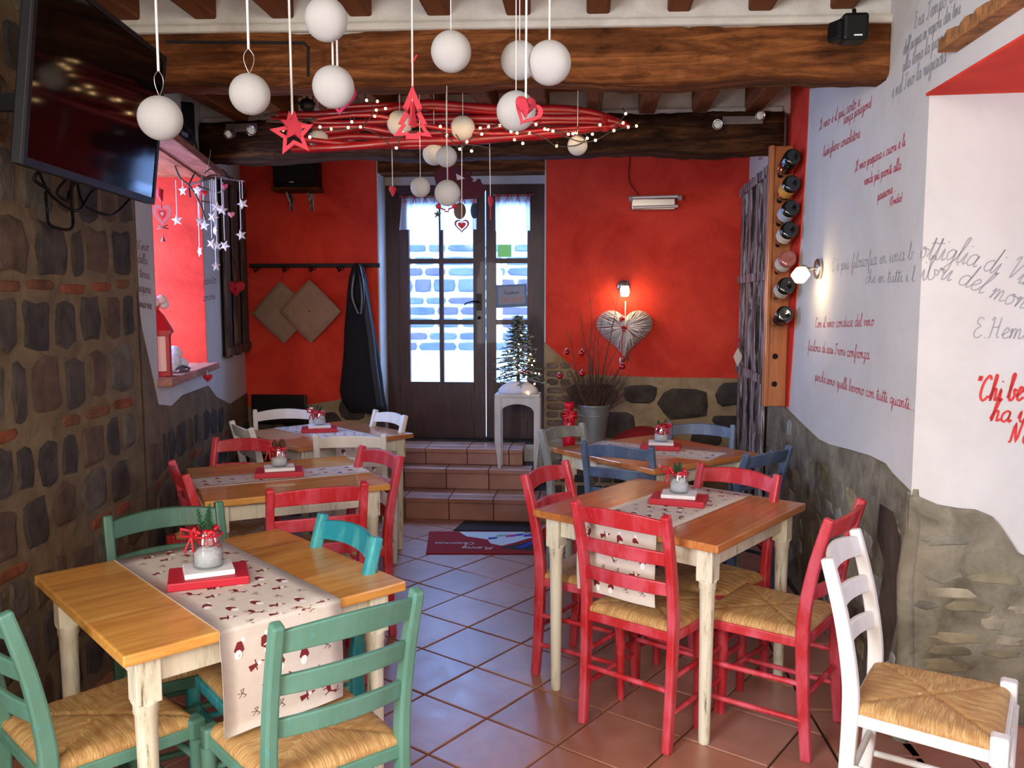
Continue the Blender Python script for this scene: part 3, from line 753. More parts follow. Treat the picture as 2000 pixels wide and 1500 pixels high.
def wall_write(text, W_, a, b, xhpx, mat, stroke=.006, off=.0012, parent=None):
    """baseline from pixel a to pixel b on wall W_, xhpx letter height in pixels at a"""
    u0, z0 = W_.hit(*a); u1, z1 = W_.hit(*b); xh = abs(W_.hit(a[0], a[1]-xhpx)[1]-z0)
    L = math.hypot(u1-u0, z1-z0); du, dz_ = (u1-u0)/L, (z1-z0)/L
    return write(text, lambda x, y: W_.pt(u0+du*x, z0+dz_*x+y, off), L, xh, stroke, mat, parent or wall_right)
wall_write('Il vino è il più certo e', RW, (1600,255), (1680,206), 9.5, M_inkr, .0045)
wall_write('(senza paragone)', RW, (1648,243), (1702,208), 9.5, M_inkr, .0045)
wall_write('lusinghiero consolatore', RW, (1608,306), (1680,268), 9.5, M_inkr, .0045)
wall_write('Il vino prepara i cuori e li', RW, (1670,336), (1768,284), 9.5, M_inkr, .0045)
wall_write('rende più pronti alla', RW, (1688,362), (1760,330), 9.5, M_inkr, .0045)
wall_write('passione ...', RW, (1714,392), (1752,372), 9.5, M_inkr, .0045)
wall_write('(Ovidio)', RW, (1738,402), (1762,392), 8, M_inkr, .004)
wall_write('Con il vino conduce del vino', RW, (1592,640), (1707,636), 9.5, M_inkr, .0045)
wall_write('facilona di sasi Troni confronza', RW, (1578,684), (1698,702), 9.5, M_inkr, .0045)
wall_write('perchè sono quelli bevono con tutti quanti...', RW, (1592,742), (1786,803), 9.5, M_inkr, .0045)
wall_write("C'è più filosofia in una b", RW, (1624,530), (1783,506), 12, M_inkg, .004)
wall_write('che in tutti i l', RW, (1690,553), (1786,550), 12, M_inkg, .004)
def jam_arc(text, pts, xhpx, mat, stroke):
    us = [JW.hit(*p) for p in pts]; xh = abs(JW.hit(pts[0][0], pts[0][1]-xhpx)[1]-us[0][1])
    sm = smooth([(a, b, 0) for a, b in us], 12); acc = [0]
    for i in range(1, len(sm)): acc.append(acc[-1]+(sm[i]-sm[i-1]).length)
    def place(x, y):
        i = 1
        while i < len(acc)-1 and acc[i] < x: i += 1
        t = (x-acc[i-1])/(acc[i]-acc[i-1]); d = (sm[i]-sm[i-1]).normalized(); p = sm[i-1]+(sm[i]-sm[i-1])*t
        return JW.pt(p.x-d.y*y, p.y+d.x*y, .0012)
    return write(text, place, acc[-1], xh, stroke, mat, wall_right)
jam_arc('ottiglia di Vino', [(1790,505),(1850,510),(1893,519),(1935,533),(1975,547),(2030,570)], 24, M_inkg, .0045)
jam_arc('ibri del mondo', [(1797,548),(1845,547),(1900,566),(1940,585),(1985,600),(2040,622)], 22, M_inkg, .0045)
jam_arc('E.Hemingway', [(1897,660),(1940,660),(2000,664),(2100,680)], 20, M_inkg, .0045)
jam_arc('"Chi beve solo acqua', [(1900,782),(1950,783),(2000,781),(2190,778)], 24, M_inkR, .009)
jam_arc('ha un segreto', [(1932,822),(1970,824),(2005,824),(2160,830)], 21, M_inkR, .008)
jam_arc('Nascondere', [(1968,866),(2000,866),(2140,870)], 20, M_inkR, .008)
# grey writing high on the lintel side of the wall
def mixwrite(text, a, b, xhpx, mat, stroke=.0055):
    """line that runs over the wall and on over the lintel: one plane through both"""
    u0, z0 = RW.hit(*a); u1, z1 = RW.hit(*b); xh = abs(RW.hit(a[0], a[1]-xhpx)[1]-z0)
    L = math.hypot(u1-u0, z1-z0); du, dz_ = (u1-u0)/L, (z1-z0)/L
    def place(x, y):
        u = u0+du*x; z_ = z0+dz_*x+y
        if u >= 0: return RW.pt(u, z_, .0012)
        return LINT.pt(-u, z_, .0012)
    return write(text, place, L, xh, stroke, mat, wall_right)
mixwrite("Era Tempo bu", (1785,58), (1868,-4), 15, M_inkg)
mixwrite("dell'acqua ai vapori dei tini", (1764,108), (1872,26), 13, M_inkg)
mixwrite("alla terra la pioggia", (1762,142), (1856,72), 13, M_inkg)
mixwrite("e nel Tino la rugiada", (1742,192), (1846,120), 14, M_inkg)
for t_, a, b in (('Vino', (266,488), (290,489)), ('della', (268,512), (288,516)), ('terra', (272,540), (292,545)), ('sapore', (270,568), (294,573)), ('amico mio', (270,599), (296,603))):
    wall_write(t_, LW2, a, b, 9, M_inkd, .008, parent=wall_left)
for t_, a, b in (('canto', (396,556), (422,552)), ('amore', (396,588), (420,583))): wall_write(t_, LW2, a, b, 8, M_inkd, .007, parent=wall_left)
wall_write('la vita', RW, (1482,313), (1508,300), 8, M_inkr, .008)

# ------------------------------------------------------------------ chairs
def straw_mat():
    k = NT('rush_straw'); v = k.coords((1,1,1), 'UV'); 
    st = k.coords((90, 2.5, 1), 'UV'); f = k.noise(st, 1.0, 4, .7)
    c = k.ramp(f, [(.28, lin((122,84,44))), (.45, lin((184,142,84))), (.6, lin((214,178,116))), (.75, lin((232,204,150)))])
    big = k.noise(k.coords((5,1.5,1), 'UV'), 2, 3); c = k.mix(k.ramp(big, [(.35,(0,0,0,1)),(.7,(.6,.6,.6,1))]), c, lin((160,104,56)))
    k.l(c, k.b.inputs['Base Color']); k.b.inputs['Roughness'].default_value = .6; k.bump(f, .5, .004); return k.m
M_straw = straw_mat()
def seat_mesh(wf_, wb, dpt, th):
    """rush seat: four woven wedges meeting in the middle, strands as ridges"""
    n = 44; vs = []; uv = []; fs = []
    def f(a, b):          # a,b in -1..1 ; returns height and strand coordinate
        if abs(a) > abs(b): s_ = b; t = a
        else: s_ = a; t = b
        ridge = .0018*abs(math.sin(s_*52)); groove = -.006*max(0, 1-abs(abs(a)-abs(b))/.06)
        edge = max(abs(a), abs(b)); drop = -.012*max(0, (edge-.86)/.14)**2
        return ridge*min(1, edge*4)+groove+drop-.006*(1-edge)*0+.004*(1-edge), s_, t
    for j in range(n+1):
        for i in range(n+1):
            a = -1+2*i/n; b = -1+2*j/n; w = (wb+(wf_-wb)*(b+1)/2)/2; h, s_, t = f(a, b)
            vs.append((a*w, b*dpt/2, h)); uv.append((s_+(5 if abs(a) > abs(b) else 0)+(2.3 if t > 0 else 0), t))
    for j in range(n):
        for i in range(n): fs.append((j*(n+1)+i, j*(n+1)+i+1, (j+1)*(n+1)+i+1, (j+1)*(n+1)+i))
    # rolled side and underside
    rim = [i for i in range(n+1)]+[(j*(n+1)+n) for j in range(1, n+1)]+[n*(n+1)+i for i in range(n-1, -1, -1)]+[j*(n+1) for j in range(n-1, 0, -1)]
    prev = rim; N = len(rim)
    for lv, (o_, dz_) in enumerate(((1.012, -.016), (1.008, -.03), (.96, -.040))):
        cur = []
        for r_ in rim:
            p = vs[r_]; rd = .0016*abs(math.sin(uv[r_][0]*52)); cur.append(len(vs)); vs.append((p[0]*(o_+rd*3), p[1]*(o_+rd*3), dz_-.0)); uv.append((uv[r_][0], uv[r_][1]+.1*(lv+1)))
        for i in range(N): fs.append((prev[i], cur[i], cur[(i+1)%N], prev[(i+1)%N]))
        prev = cur
    fs.append(tuple(prev))
    me = bpy.data.meshes.new('seat'); me.from_pydata(vs, [], fs); me.update()
    l = me.uv_layers.new(name='UVMap')
    for p in me.polygons:
        q = [uv[me.loops[li].vertex_index] for li in p.loop_indices]; mx_ = max(a[0] for a in q); 
        for li in p.loop_indices:
            a = uv[me.loops[li].vertex_index]; l.data[li].uv = (a[0]*.5 if mx_-a[0] < 1 else mx_*.5, a[1])
    me.polygons.foreach_set('use_smooth', [True]*len(me.polygons)); me.materials.append(M_straw); return me
SEAT = seat_mesh(.40, .36, .37, .035)
def post_path():
    return smooth([(0,-.215,0),(0,-.198,.22),(0,-.190,.44),(0,-.198,.56),(0,-.225,.71),(0,-.268,.87)], 4)
def make_chair(name, label, mat, group, lt=.455):
    t = thing(name, label, 'chair', group=group)
    o = bpy.data.objects.new('seat', SEAT); COL.objects.link(o); o.parent = t; o.location = (0,-.005,.462)
    for s_ in (-1, 1):
        mb = MB(); pts = [Vector((s_*(.178+.008*p.z), p.y, p.z)) for p in post_path()]
        mb.rect_tube(pts, [.032]*(len(pts)-1)+[.030], [.036+.010*min(1, p.z/.45) if p.z < .45 else .046-.012*(p.z-.45)/.43 for p in pts]); mb.build('rear_leg', mat, t, .007)
        mb = MB(); mb.tube([(s_*.196,.188,0),(s_*.198,.186,.12),(s_*.199,.184,.30),(s_*.199,.183,.40)], [.0145,.018,.022,.024], 10)
        mb.box((s_*.193,.177,(lt+.396)/2), (.046,.046,lt-.396)); mb.build('front_leg', mat, t, .008)
        mb = MB(); mb.box((0,0,0), (.022,.36,.034)); o = mb.build('seat_rail', mat, t, .004); o.location = (s_*.188, 0, .418); o.rotation_euler = (0,0,-s_*.05)
        for z_ in (.14, .27):
            mb = MB(); mb.tube([(s_*.186,-.195,z_+.004),(s_*.195,.18,z_)], .0105, 8); mb.build('stretcher', mat, t)
    for z_ in (.20, .33):
        mb = MB(); mb.tube([(-.195,.186,z_),(.195,.186,z_)], .0105, 8); mb.build('stretcher', mat, t)
    mb = MB(); mb.tube([(-.18,-.196,.22),(.18,-.196,.22)], .0105, 8); mb.build('stretcher', mat, t)
    for y_, w in ((.183,.37), (-.19,.34)):
        mb = MB(); mb.box((0,y_,.418), (w,.022,.034)); mb.build('seat_rail', mat, t, .004)
    pp = post_path()
    def yat(z_):
        for i in range(len(pp)-1):
            if pp[i].z <= z_ <= pp[i+1].z: return pp[i].y+(pp[i+1].y-pp[i].y)*(z_-pp[i].z)/(pp[i+1].z-pp[i].z)
        return pp[-1].y
    for q, (zc, hh) in enumerate(((.820,.060), (.705,.052), (.592,.050))):
        n = 14; vs = []; fs = []; th = .016
        for i in range(n+1):
            a = -1+2*i/n; x = a*.172; bow = -.032*(1-a*a); arch = (.016 if q == 0 else .008)*(1-a*a)
            for yy, zz in ((-th/2,-hh/2),(th/2,-hh/2),(th/2,hh/2),(-th/2,hh/2)):
                z_ = zc+zz+arch*(1.0 if zz > 0 else .55); vs.append((x, yat(min(zc+zz, .88))+bow+yy, z_))
        for i in range(n):
            for j in range(4): fs.append((i*4+j, i*4+(j+1)%4, (i+1)*4+(j+1)%4, (i+1)*4+j))
        fs += [(3,2,1,0), tuple(n*4+j for j in range(4))]
        mb = MB(); mb.add(vs, fs); mb.build('back_slat', mat, t, .004)
    return t
M_green = worn_paint('green_worn_paint', (84,128,108), (92,136,118), (70,150,160), .60, .45)
M_shgreen = worn_paint('shaded_green_worn_paint', (52,90,70), (60,104,82), (84,120,100), .64, .45)  # same green paint, darkened so the chair's shadow is in the colour
M_teal = worn_paint('teal_worn_paint', (36,136,148), (84,170,168), (120,150,130), .62, .42)
M_redp = worn_paint('red_worn_paint', (182,34,40), (202,78,92), (206,104,116), .62, .45)
M_whitep = worn_paint('white_worn_paint', (222,218,208), (232,230,226), (190,182,168), .66, .45)
M_bluep = worn_paint('slate_blue_worn_paint', (72,88,116), (94,112,140), (120,130,140), .63, .45)
M_greyp = worn_paint('grey_worn_paint', (122,126,124), (150,152,146), (186,184,174), .60, .45)
TBL = {1: ((-.888,2.484), 42.4), 2: ((-1.10,4.01), 26), 3: ((-1.20,5.38), 42), 4: (( .6525,3.393), 50.2), 5: ((.80,4.72), 36)}
chairs = [
 # pixel of left post top, right post top, table, material, label
 ((525,1223),(827,1148),1,M_green,'green_chair','green ladder-back chair in the foreground, back turned to the camera',0),
 ((-1.135,2.225),(47.0,),1,M_green,'green_chair','green chair cut by the left picture edge, seat under the nearest table',1),
 ((625,1000),(745,1052),1,M_teal,'teal_chair','bright teal chair at the right rear corner of the nearest left table',0),
 ((200,1008),(434,978),1,M_shgreen,'green_chair','green chair painted darker for shadow, between the nearest left table and stone wall',0),
 ((518,956),(720,940),2,M_redp,'red_chair','red chair right behind the teal chair, its back to the camera',0),
 ((700,872),(766,890),2,M_redp,'red_chair','red chair at the right end of the left middle table, facing the wall',0),
 ((373,866),(525,870),2,M_redp,'red_chair','red chair on the far side of the left middle table',0),
 ((333,898),(363,928),2,M_redp,'red_chair','red chair squeezed between the left stone wall and middle table',0),
 ((497,800),(608,796),3,M_whitep,'white_chair','white chair at the rear left table, in front of the black bench',0),
 ((712,802),(768,813),3,M_whitep,'white_chair','white chair at the rear left table beside the steps under the coat',0),
 ((452,822),(488,836),3,M_whitep,'white_chair','white chair at the rear left table, against the left wall',0),
 ((617,849),(748,848),3,M_whitep,'white_chair','pale chair with back to camera at the rear left table, runner behind its slats',0),
 ((1113,975),(1312,1010),4,M_redp,'red_chair','red chair with back to camera and a runner hanging behind its slats',0),
 ((1018,928),(1108,897),4,M_redp,'red_chair','red chair on the left side of the right foreground table, near the doormat',0),
 ((1359,903),(1527,929),4,M_redp,'red_chair','red chair on the far side of the right foreground table',0),
 ((1622,1013),(1683,975),4,M_redp,'red_chair','red chair by the right wall, just left of the lone white chair',0),
 ((1611,1094),(1673,1029),0,M_whitep,'white_chair','bright white chair with rush seat standing alone in the right foreground',0),
 ((1135,861),(1277,873),5,M_bluep,'blue_chair','slate blue chair with back to camera at the right rear table',0),
 ((1060,838),(1133,826),5,M_greyp,'grey_chair','grey chair beside the steps at the left of the right rear table',0),
 ((1302,832),(1422,838),5,M_bluep,'blue_chair','blue chair on the far side of the right rear table, by the stone wainscot',0),
 ((1457,887),(1545,870),5,M_bluep,'blue_chair','blue chair against the right wall under the wine bottle rack',0),
]
protos = {}
for a, b, tb, mat, nm, lab, mode in chairs:
    if mode == 1: c = Vector((a[0], a[1], 0)); face = None; ang = R(b[0]-90)
    else:
        A = G(*a, .87); B = G(*b, .87); mid = (A+B)/2; d = (B-A).normalized(); nrm = Vector((-d.y, d.x, 0))
        tgt = Vector((*TBL[tb][0], 0)) if tb else Vector((2.0, 1.9, 0))
        if nrm.dot(tgt-mid) < 0: nrm = -nrm
        c = mid+nrm*.268; c.z = 0
        if tb:
            dd = (tgt-c).dot(nrm); c -= nrm*max(0, .14-dd); c.z = 0
        ang = math.atan2(nrm.y, nrm.x)-PI/2
    key = mat.name; grp = {'green_chair':'green and teal chairs','teal_chair':'green and teal chairs','red_chair':'red rush seated chairs','white_chair':'white rush seated chairs','blue_chair':'blue and grey chairs','grey_chair':'blue and grey chairs'}[nm]
    if not tb: key = 'lone'
    if key not in protos:
        o = make_chair(nm, lab, mat, grp, .478 if not tb else .455); protos[key] = o; o.location = c; o.rotation_euler = (0,0,ang)
    else: dup(protos[key], c, ang, lab, grp)

# ------------------------------------------------------------------ tables
M_top = wood('honey_wood', (172,110,44), (208,146,66), (224,170,90), (1.0, 9, 9), .38, .06, .35, (1.2,.13))
M_top2 = wood('orange_wood', (148,86,42), (184,114,60), (206,142,84), (1.0, 9, 9), .34, .06, .4, (1.2,.13))
k = NT('cream_distressed_paint'); f = k.noise(k.coords((26,26,3.4)), 1.6, 6, .72)
c = k.ramp(f, [(.30, lin((92,84,64))), (.40, lin((196,188,160))), (.5, lin((216,208,184)))]); k.l(c, k.b.inputs['Base Color']); k.b.inputs['Roughness'].default_value = .6; M_cream = k.m
def make_table(i):
    (cx, cy), ang = TBL[i]; hw = .405
    labs = {1:'square wooden table in the left foreground, honey coloured top on cream legs', 2:'wooden table in the middle of the left row with red chairs', 3:'wooden table in the rear left corner with white chairs', 4:'square wooden table in the right foreground with red chairs', 5:'wooden table in the right rear with blue chairs'}
    t = thing('dining_table', labs[i], 'table', (cx, cy, 0), R(ang), 'square wooden dining tables')
    mb = MB(); mb.box((0,0,.745), (2*hw, 2*hw, .03)); mb.build('tabletop', M_top if i in (1,2) else M_top2, t, .005)
    for s_ in (-1, 1):
        mb = MB(); mb.box((0, s_*.335, .69), (.62, .02, .08)); mb.build('apron', M_cream, t, .003)
        mb = MB(); mb.box((s_*.335, 0, .69), (.02, .62, .08)); mb.build('apron', M_cream, t, .003)
        for q in (-1, 1):
            mb = MB(); mb.box((s_*.335, q*.335, .668), (.062,.062,.124)); 
            mb.lathe([(.020,0),(.021,.02),(.024,.3),(.026,.5),(.028,.575),(.031,.58),(.031,.60),(.036,.612),(.036,.615)], 14, Matrix.Translation((s_*.335, q*.335, 0)))
            mb.build('leg', M_cream, t, .005)
    return t
for i in (1,2,3,4,5): make_table(i)

# ------------------------------------------------------------------ runners with printed winter motifs, boards and jars
M_run = simple('beige_runner_cloth', (216,204,190), .85, var=.04, vscale=40, bump=.1, bscale=400)
M_print = simple('dark_red_print', (120,28,36), .8); M_printw = simple('white_print', (244,242,240), .8); M_printg = simple('brown_print', (120,96,90), .8)
def ell(cx, cy, rx, ry, n=8, a=0): return [(cx+rx*math.cos(2*PI*k/n)*math.cos(a)-ry*math.sin(2*PI*k/n)*math.sin(a), cy+rx*math.cos(2*PI*k/n)*math.sin(a)+ry*math.sin(2*PI*k/n)*math.cos(a)) for k in range(n)]
def stroke(a, b, w): 
    dx, dy = b[0]-a[0], b[1]-a[1]; l = math.hypot(dx, dy); nx, ny = -dy/l*w/2, dx/l*w/2
    return [(a[0]+nx,a[1]+ny),(b[0]+nx,b[1]+ny),(b[0]-nx,b[1]-ny),(a[0]-nx,a[1]-ny)]
MOT = {
 'cap': [('r', [(-.5,0),(.2,.45),(.9,.1),(.5,-.5),(-.3,-.4)]), ('w', ell(.75,.0,.45,.35)), ('w', ell(-.6,.1,.22,.2))],
 'deer': [('r', ell(0,0,.55,.24)), ('r', stroke((-.4,-.1),(-.5,-.6),.12)), ('r', stroke((.4,-.1),(.5,-.6),.12)), ('r', stroke((-.1,-.1),(-.15,-.6),.1)), ('r', stroke((.5,.1),(.8,.5),.16)), ('r', ell(.85,.55,.2,.14)), ('r', stroke((.75,.6),(.6,1),.07)), ('r', stroke((.85,.6),(1.0,1),.07)), ('r', stroke((.6,.85),(.45,.95),.06))],
 'bow': [('g', stroke((0,0),(-.45,.35),.12)), ('g', stroke((-.45,.35),(-.5,-.1),.1)), ('g', stroke((-.5,-.1),(0,0),.1)), ('g', stroke((0,0),(.45,.35),.12)), ('g', stroke((.45,.35),(.5,-.1),.1)), ('g', stroke((0,0),(-.3,-.6),.1)), ('g', stroke((0,0),(.3,-.6),.1))],
 'fig': [('r', [(-.3,-.6),(.3,-.6),(.12,.25),(-.12,.25)]), ('r', stroke((-.5,.2),(.5,.0),.12)), ('w', ell(0,.42,.2,.2)), ('r', [(-.2,.5),(.2,.5),(.05,1)])],
}
def runner(i, ang, hang0, hang1, half, width, label, s_off=0):
    """strip over table i; ang = direction of its length; hangs over at either end"""
    (cx, cy), ta_ = TBL[i]; t = thing('table_runner', label, 'table runner', (cx, cy, .7605), R(ang), 'printed table runners')
    top_ = .0
    prof = []   # (x, z) along the length
    def side(sg, hang):
        out = []
        if hang > 0:
            n = 8
            for j in range(n+1): out.append((sg*(half+.010+.006*math.sin(j*.5)), -.012-hang*(1-j/n)))
            out.append((sg*(half+.007), -.004)); out.append((sg*(half+.002), .0))
        else: out.append((sg*(half+hang), 0))
        return out
    a = side(-1, hang0); b = side(1, hang1)[::-1]
    mid = [(a[-1][0]+(b[0][0]-a[-1][0])*j/10, 0) for j in range(1, 10)]
    prof = [(x, z+.0) for x, z in a+mid+b]; acc = [0]
    for j in range(1, len(prof)): acc.append(acc[-1]+math.hypot(prof[j][0]-prof[j-1][0], prof[j][1]-prof[j-1][1]))
    def at(l, w, off):
        j = 1
        while j < len(acc)-1 and acc[j] < l: j += 1
        f = (l-acc[j-1])/max(1e-6, acc[j]-acc[j-1]); p, q = prof[j-1], prof[j]; dx, dz_ = q[0]-p[0], q[1]-p[1]; L = math.hypot(dx, dz_) or 1
        wav = .004*math.sin(w*22)*(1 if p[1] < -.05 else 0)
        return Vector((p[0]+dx*f-dz_/L*(off)+ (wav if p[0] > 0 else -wav), w, p[1]+dz_*f+dx/L*off))
    mb = MB(); nw = 8; vs = []; fs = []; N = len(prof)
    for off in (0, .0022):
        for j in range(N):
            for q in range(nw+1): vs.append(at(acc[j]+1e-7, -width/2+width*q/nw, off))
    m = nw+1
    for j in range(N-1):
        for q in range(nw):
            a_ = j*m+q; fs.append((a_, a_+m, a_+m+1, a_+1)); a_ += N*m; fs.append((a_+1, a_+m+1, a_+m, a_))
    for j in range(N-1):
        for q in (0, nw): a_ = j*m+q; fs.append((a_, a_+m, a_+m+N*m, a_+N*m))
    for j in (0, N-1):
        for q in range(nw): a_ = j*m+q; fs.append((a_, a_+1, a_+1+N*m, a_+N*m))
    mb.add(vs, fs, None, True); mb.build('cloth', M_run, t)
    pr = {'r': MB(), 'w': MB(), 'g': MB()}; L = acc[-1]; rr = random.Random(i*11)
    y = .05; row = 0; names = ['cap','deer','bow','fig','bow','cap','fig']
    while y < L-.03:
        nx = 5 if width > .3 else 3
        for q in range(nx):
            w = -width/2+(q+.5+(.25 if row % 2 else -.2))*width/nx
            if abs(w) > width/2-.03: continue
            kind = names[(row*3+q*2+i) % 7]; sc = .029 if kind != 'bow' else .022; an = rr.uniform(-.4,.4)+(PI/2); ca, sa = math.cos(an), math.sin(an)
            lay = {'r': .0026, 'w': .003, 'g': .0026}
            for c_, poly in MOT[kind]:
                pts = [at(min(max(y-(x*sa-yy*ca)*sc*-1, .004), L-.004), w+(x*ca+yy*sa)*sc*-1*-1, lay[c_]) for x, yy in poly]
                pr[c_].add(pts, [tuple(range(len(pts)))])
        y += .062; row += 1
    for c_, m_ in (('r', M_print), ('w', M_printw), ('g', M_printg)):
        o = pr[c_].build('print', m_, t); o['kind'] = 'stuff'
    return t
runner(1, TBL[1][1]-90, -.01, .27, .405, .35, 'beige printed runner hanging over the front edge of the left foreground table')
runner(2, TBL[2][1], .05, -.01, .405, .22, 'narrow beige printed runner along the left middle table')
runner(3, TBL[3][1]-90, -.01, .22, .405, .34, 'printed runner on the rear left table, hanging behind the white chair')
runner(4, TBL[4][1]+180, .0, .26, .405, .34, 'pale printed runner on the right foreground table hanging behind the red chair slats')
runner(5, TBL[5][1]-90+20, -.01, -.02, .40, .26, 'printed runner on the right rear table with blue chairs')
M_rb = simple('red_painted_board', (184,22,44), .5, var=.08, vscale=8); M_wb = simple('white_painted_board', (232,230,228), .5)
k = NT('clear_jar_glass'); tr = k.n('BsdfTransparent'); tr.inputs[0].default_value = (.93,.95,.95,1); gs = k.n('BsdfGlossy'); gs.inputs['Roughness'].default_value = .05; mx = k.n('MixShader'); mx.inputs[0].default_value = .13
k.l(tr.outputs[0], mx.inputs[1]); k.l(gs.outputs[0], mx.inputs[2]); k.l(mx.outputs[0], k.t.nodes['Material Output'].inputs[0]); M_jar = k.m
M_cotton = simple('white_cotton_filling', (228,228,232), .9, bump=.8, bscale=60); M_berry = simple('glossy_red_berry', (190,12,30), .18, coat=.6); M_pine = simple('pine_green', (38,86,52), .7, var=.3, vscale=40)
def centrepiece(i, px, py, ang, tall, kind, who):
    c = G(px, py, .763+.0); z0 = .7632
    rb = thing('red_board', 'red painted wooden board under the jar on '+who, 'board', (c.x, c.y, z0), R(ang), 'red boards under the jars')
    mb = MB(); mb.box((0,0,.0125), (.225,.16,.025)); mb.build('board', M_rb, rb, .004)
    wb = thing('white_board', 'small white board between jar and red board on '+who, 'board', (c.x, c.y, z0+.0252), R(ang+4), 'white boards under the jars')
    mb = MB(); mb.box((0,0,.008), (.14,.115,.016)); mb.build('board', M_wb, wb, .003)
    j = thing('decorated_jar', {1:'glass jar with red berries and tall pine sprig on the left foreground table', 2:'snowy glass jar with pine cones, red bow and berries on the left middle table', 3:'small jar with a red flower on the rear left table', 4:'white frosted jar with a green sprig and red bow on the right foreground table', 5:'jar with red bow and berries on the right rear table'}[i], 'jar', (c.x, c.y, z0+.0414), R(ang), 'decorated table jars')
    hh = .115 if tall else .095; r0 = .044 if tall else .041
    mb = MB(); mb.lathe([(.001,.0),(r0*.9,.0),(r0,.006),(r0,hh*.78),(r0*.86,hh*.9),(r0*.84,hh),(r0*.80,hh),(r0*.82,hh*.9),(r0*.94,hh*.77),(r0*.94,.008),(.001,.006)], 20); mb.build('glass', M_jar, j)
    mb = MB()
    for q in range(9): mb.ball((.018*math.cos(q*2.3), .018*math.sin(q*2.3), .018+.006*(q%3)+.011*(q//3)), .014, 8, 6, (1,1,.9))
    mb.lathe([(.001,.007),(r0*.88,.008),(r0*.9,hh*.42),(r0*.6,hh*.52),(.001,hh*.55)], 16); mb.build('filling', M_cotton, j)
    rr = random.Random(i); mb = MB()
    for q in range(36 if kind != 'white' else 9):
        a = rr.uniform(0, 2*PI); rd = rr.uniform(.012,.033); mb.ball((rd*math.cos(a), rd*math.sin(a), hh*.5+rr.uniform(0, hh*.5)), rr.uniform(.008,.0115), 8, 6)
    for q in range(7): a = rr.uniform(-2.6,-.4); mb.ball((.036*math.cos(a), .036*math.sin(a), hh*.93+rr.uniform(-.004,.008)), .006, 8, 6)
    o = mb.build('berries', M_berry, j); o['kind'] = 'stuff'
    mb = MB(); n = 16
    mb.tube([(r0*.95*math.cos(2*PI*q/n), r0*.95*math.sin(2*PI*q/n), hh*.86) for q in range(n+1)], .0035, 6)
    s0 = Vector((-.044, -.006, hh*.84)) if kind != 'right' else Vector((.044, -.006, hh*.84))
    for s_ in (-1, 1):
        mb.tube([s0, s0+Vector((.004*s_,-.012,.022)), s0+Vector((.018*s_-.01,-.012,.030)), s0+Vector((.022*s_-.008,-.01,.008)), s0], .005, 6)
        mb.tube([s0, s0+Vector((.008*s_-.006,-.01,-.025)), s0+Vector((.012*s_-.008,-.008,-.045))], .004, 5)
    mb.build('ribbon_bow', M_ribbon, j)
    mb = MB(); nb = 4 if tall else 2
    for b in range(nb):
        a0 = rr.uniform(0, 6); lean = Vector((math.cos(a0)*.3, math.sin(a0)*.3, 1)).normalized(); base = Vector((.008*math.cos(a0), .008*math.sin(a0), hh*.7)); L = (.105 if tall else .065)*rr.uniform(.75,1)
        mb.tube([base, base+lean*L], [.0022,.0012], 5)
        for q in range(46):
            p = base+lean*L*(.25+.75*q/46); a = q*2.4; d = Vector((math.cos(a), math.sin(a), .75)).normalized(); mb.tube([p, p+d*.021*(1.15-q/60)], [.0018,.0005], 3, caps=False)
    o = mb.build('pine_sprig', M_pine, j)
    if kind == 'cones':
        for q, (x_, y_) in enumerate(((-.02,.0),(.012,.012),(.02,-.012))):
            mb = MB(); mb.lathe([(.001,0),(.012,.006),(.014,.016),(.011,.026),(.012,.028),(.007,.038),(.001,.044)], 10, Matrix.Translation((x_,y_,hh*.92))); mb.build('pine_cone', simple('brown_cone', (92,52,34), .8, bump=.8, bscale=80), j)
centrepiece(1, 408, 1133, TBL[1][1]-22, True, 'berries', 'the left foreground table')
centrepiece(2, 546, 927, TBL[2][1]-12, False, 'cones', 'the left middle table')
centrepiece(3, 624, 842, TBL[3][1]-30, False, 'flower', 'the rear left table')
centrepiece(4, 1326, 981, TBL[4][1]-70, False, 'white', 'the right foreground table')
centrepiece(5, 1291, 876, TBL[5][1]-50, False, 'right', 'the right rear table')

# ------------------------------------------------------------------ stool, little tree, mats
M_stool = worn_paint('chalk_white_stool_paint', (196,190,180), (208,204,196), (160,150,138), .68, .6)
sc = P(1012, 915, 6.44); sc.z = .3262
t = thing('stool', 'tall narrow white stool on the steps carrying the little tree', 'stool', sc, RA)
SH = P(1012, 768, 6.44).z-.326
mb = MB(); mb.box((0,0,SH-.012), (.345,.19,.024)); mb.build('seat', M_stool, t, .004)
for s_ in (-1, 1):
    for q in (-1, 1):
        mb = MB(); mb.rect_tube([(s_*.138,q*.065,0),(s_*.142,q*.067,.12),(s_*.15,q*.07,.22),(s_*.15,q*.07,SH-.024)], [.022,.036,.048,.048], [.022,.034,.04,.04]); mb.build('leg', M_stool, t, .003)
for q in (-1, 1):
    arch = [(-.128,SH-.024),(-.128,SH-.14)]+[(-.128+.256*k_/12+.0, SH-.135+.06*math.sin(PI*k_/12)**.5) for k_ in range(13)]+[(.128,SH-.14),(.128,SH-.024)]
    mb = MB(); mb.prism(arch, .02, Matrix.Translation((0, q*.07+.01, 0)) @ Matrix.Rotation(PI/2, 4, 'X')); mb.build('apron', M_stool, t)
tz = sc.z+SH
tr_ = thing('small_christmas_tree', 'small lit frosted fir tree on a snowy base, standing on the white stool', 'tree', (sc.x, sc.y, tz+.002), 0)
mb = MB(); vs = []; m = 22
mb.lathe([(.001,.0),(.155,.0),(.15,.03),(.12,.06),(.075,.085),(.001,.09)], m, Matrix.Diagonal((1,.62,1,1))); mb.build('snow_base', simple('cotton_snow', (214,218,232), .9, bump=1, bscale=30), tr_)
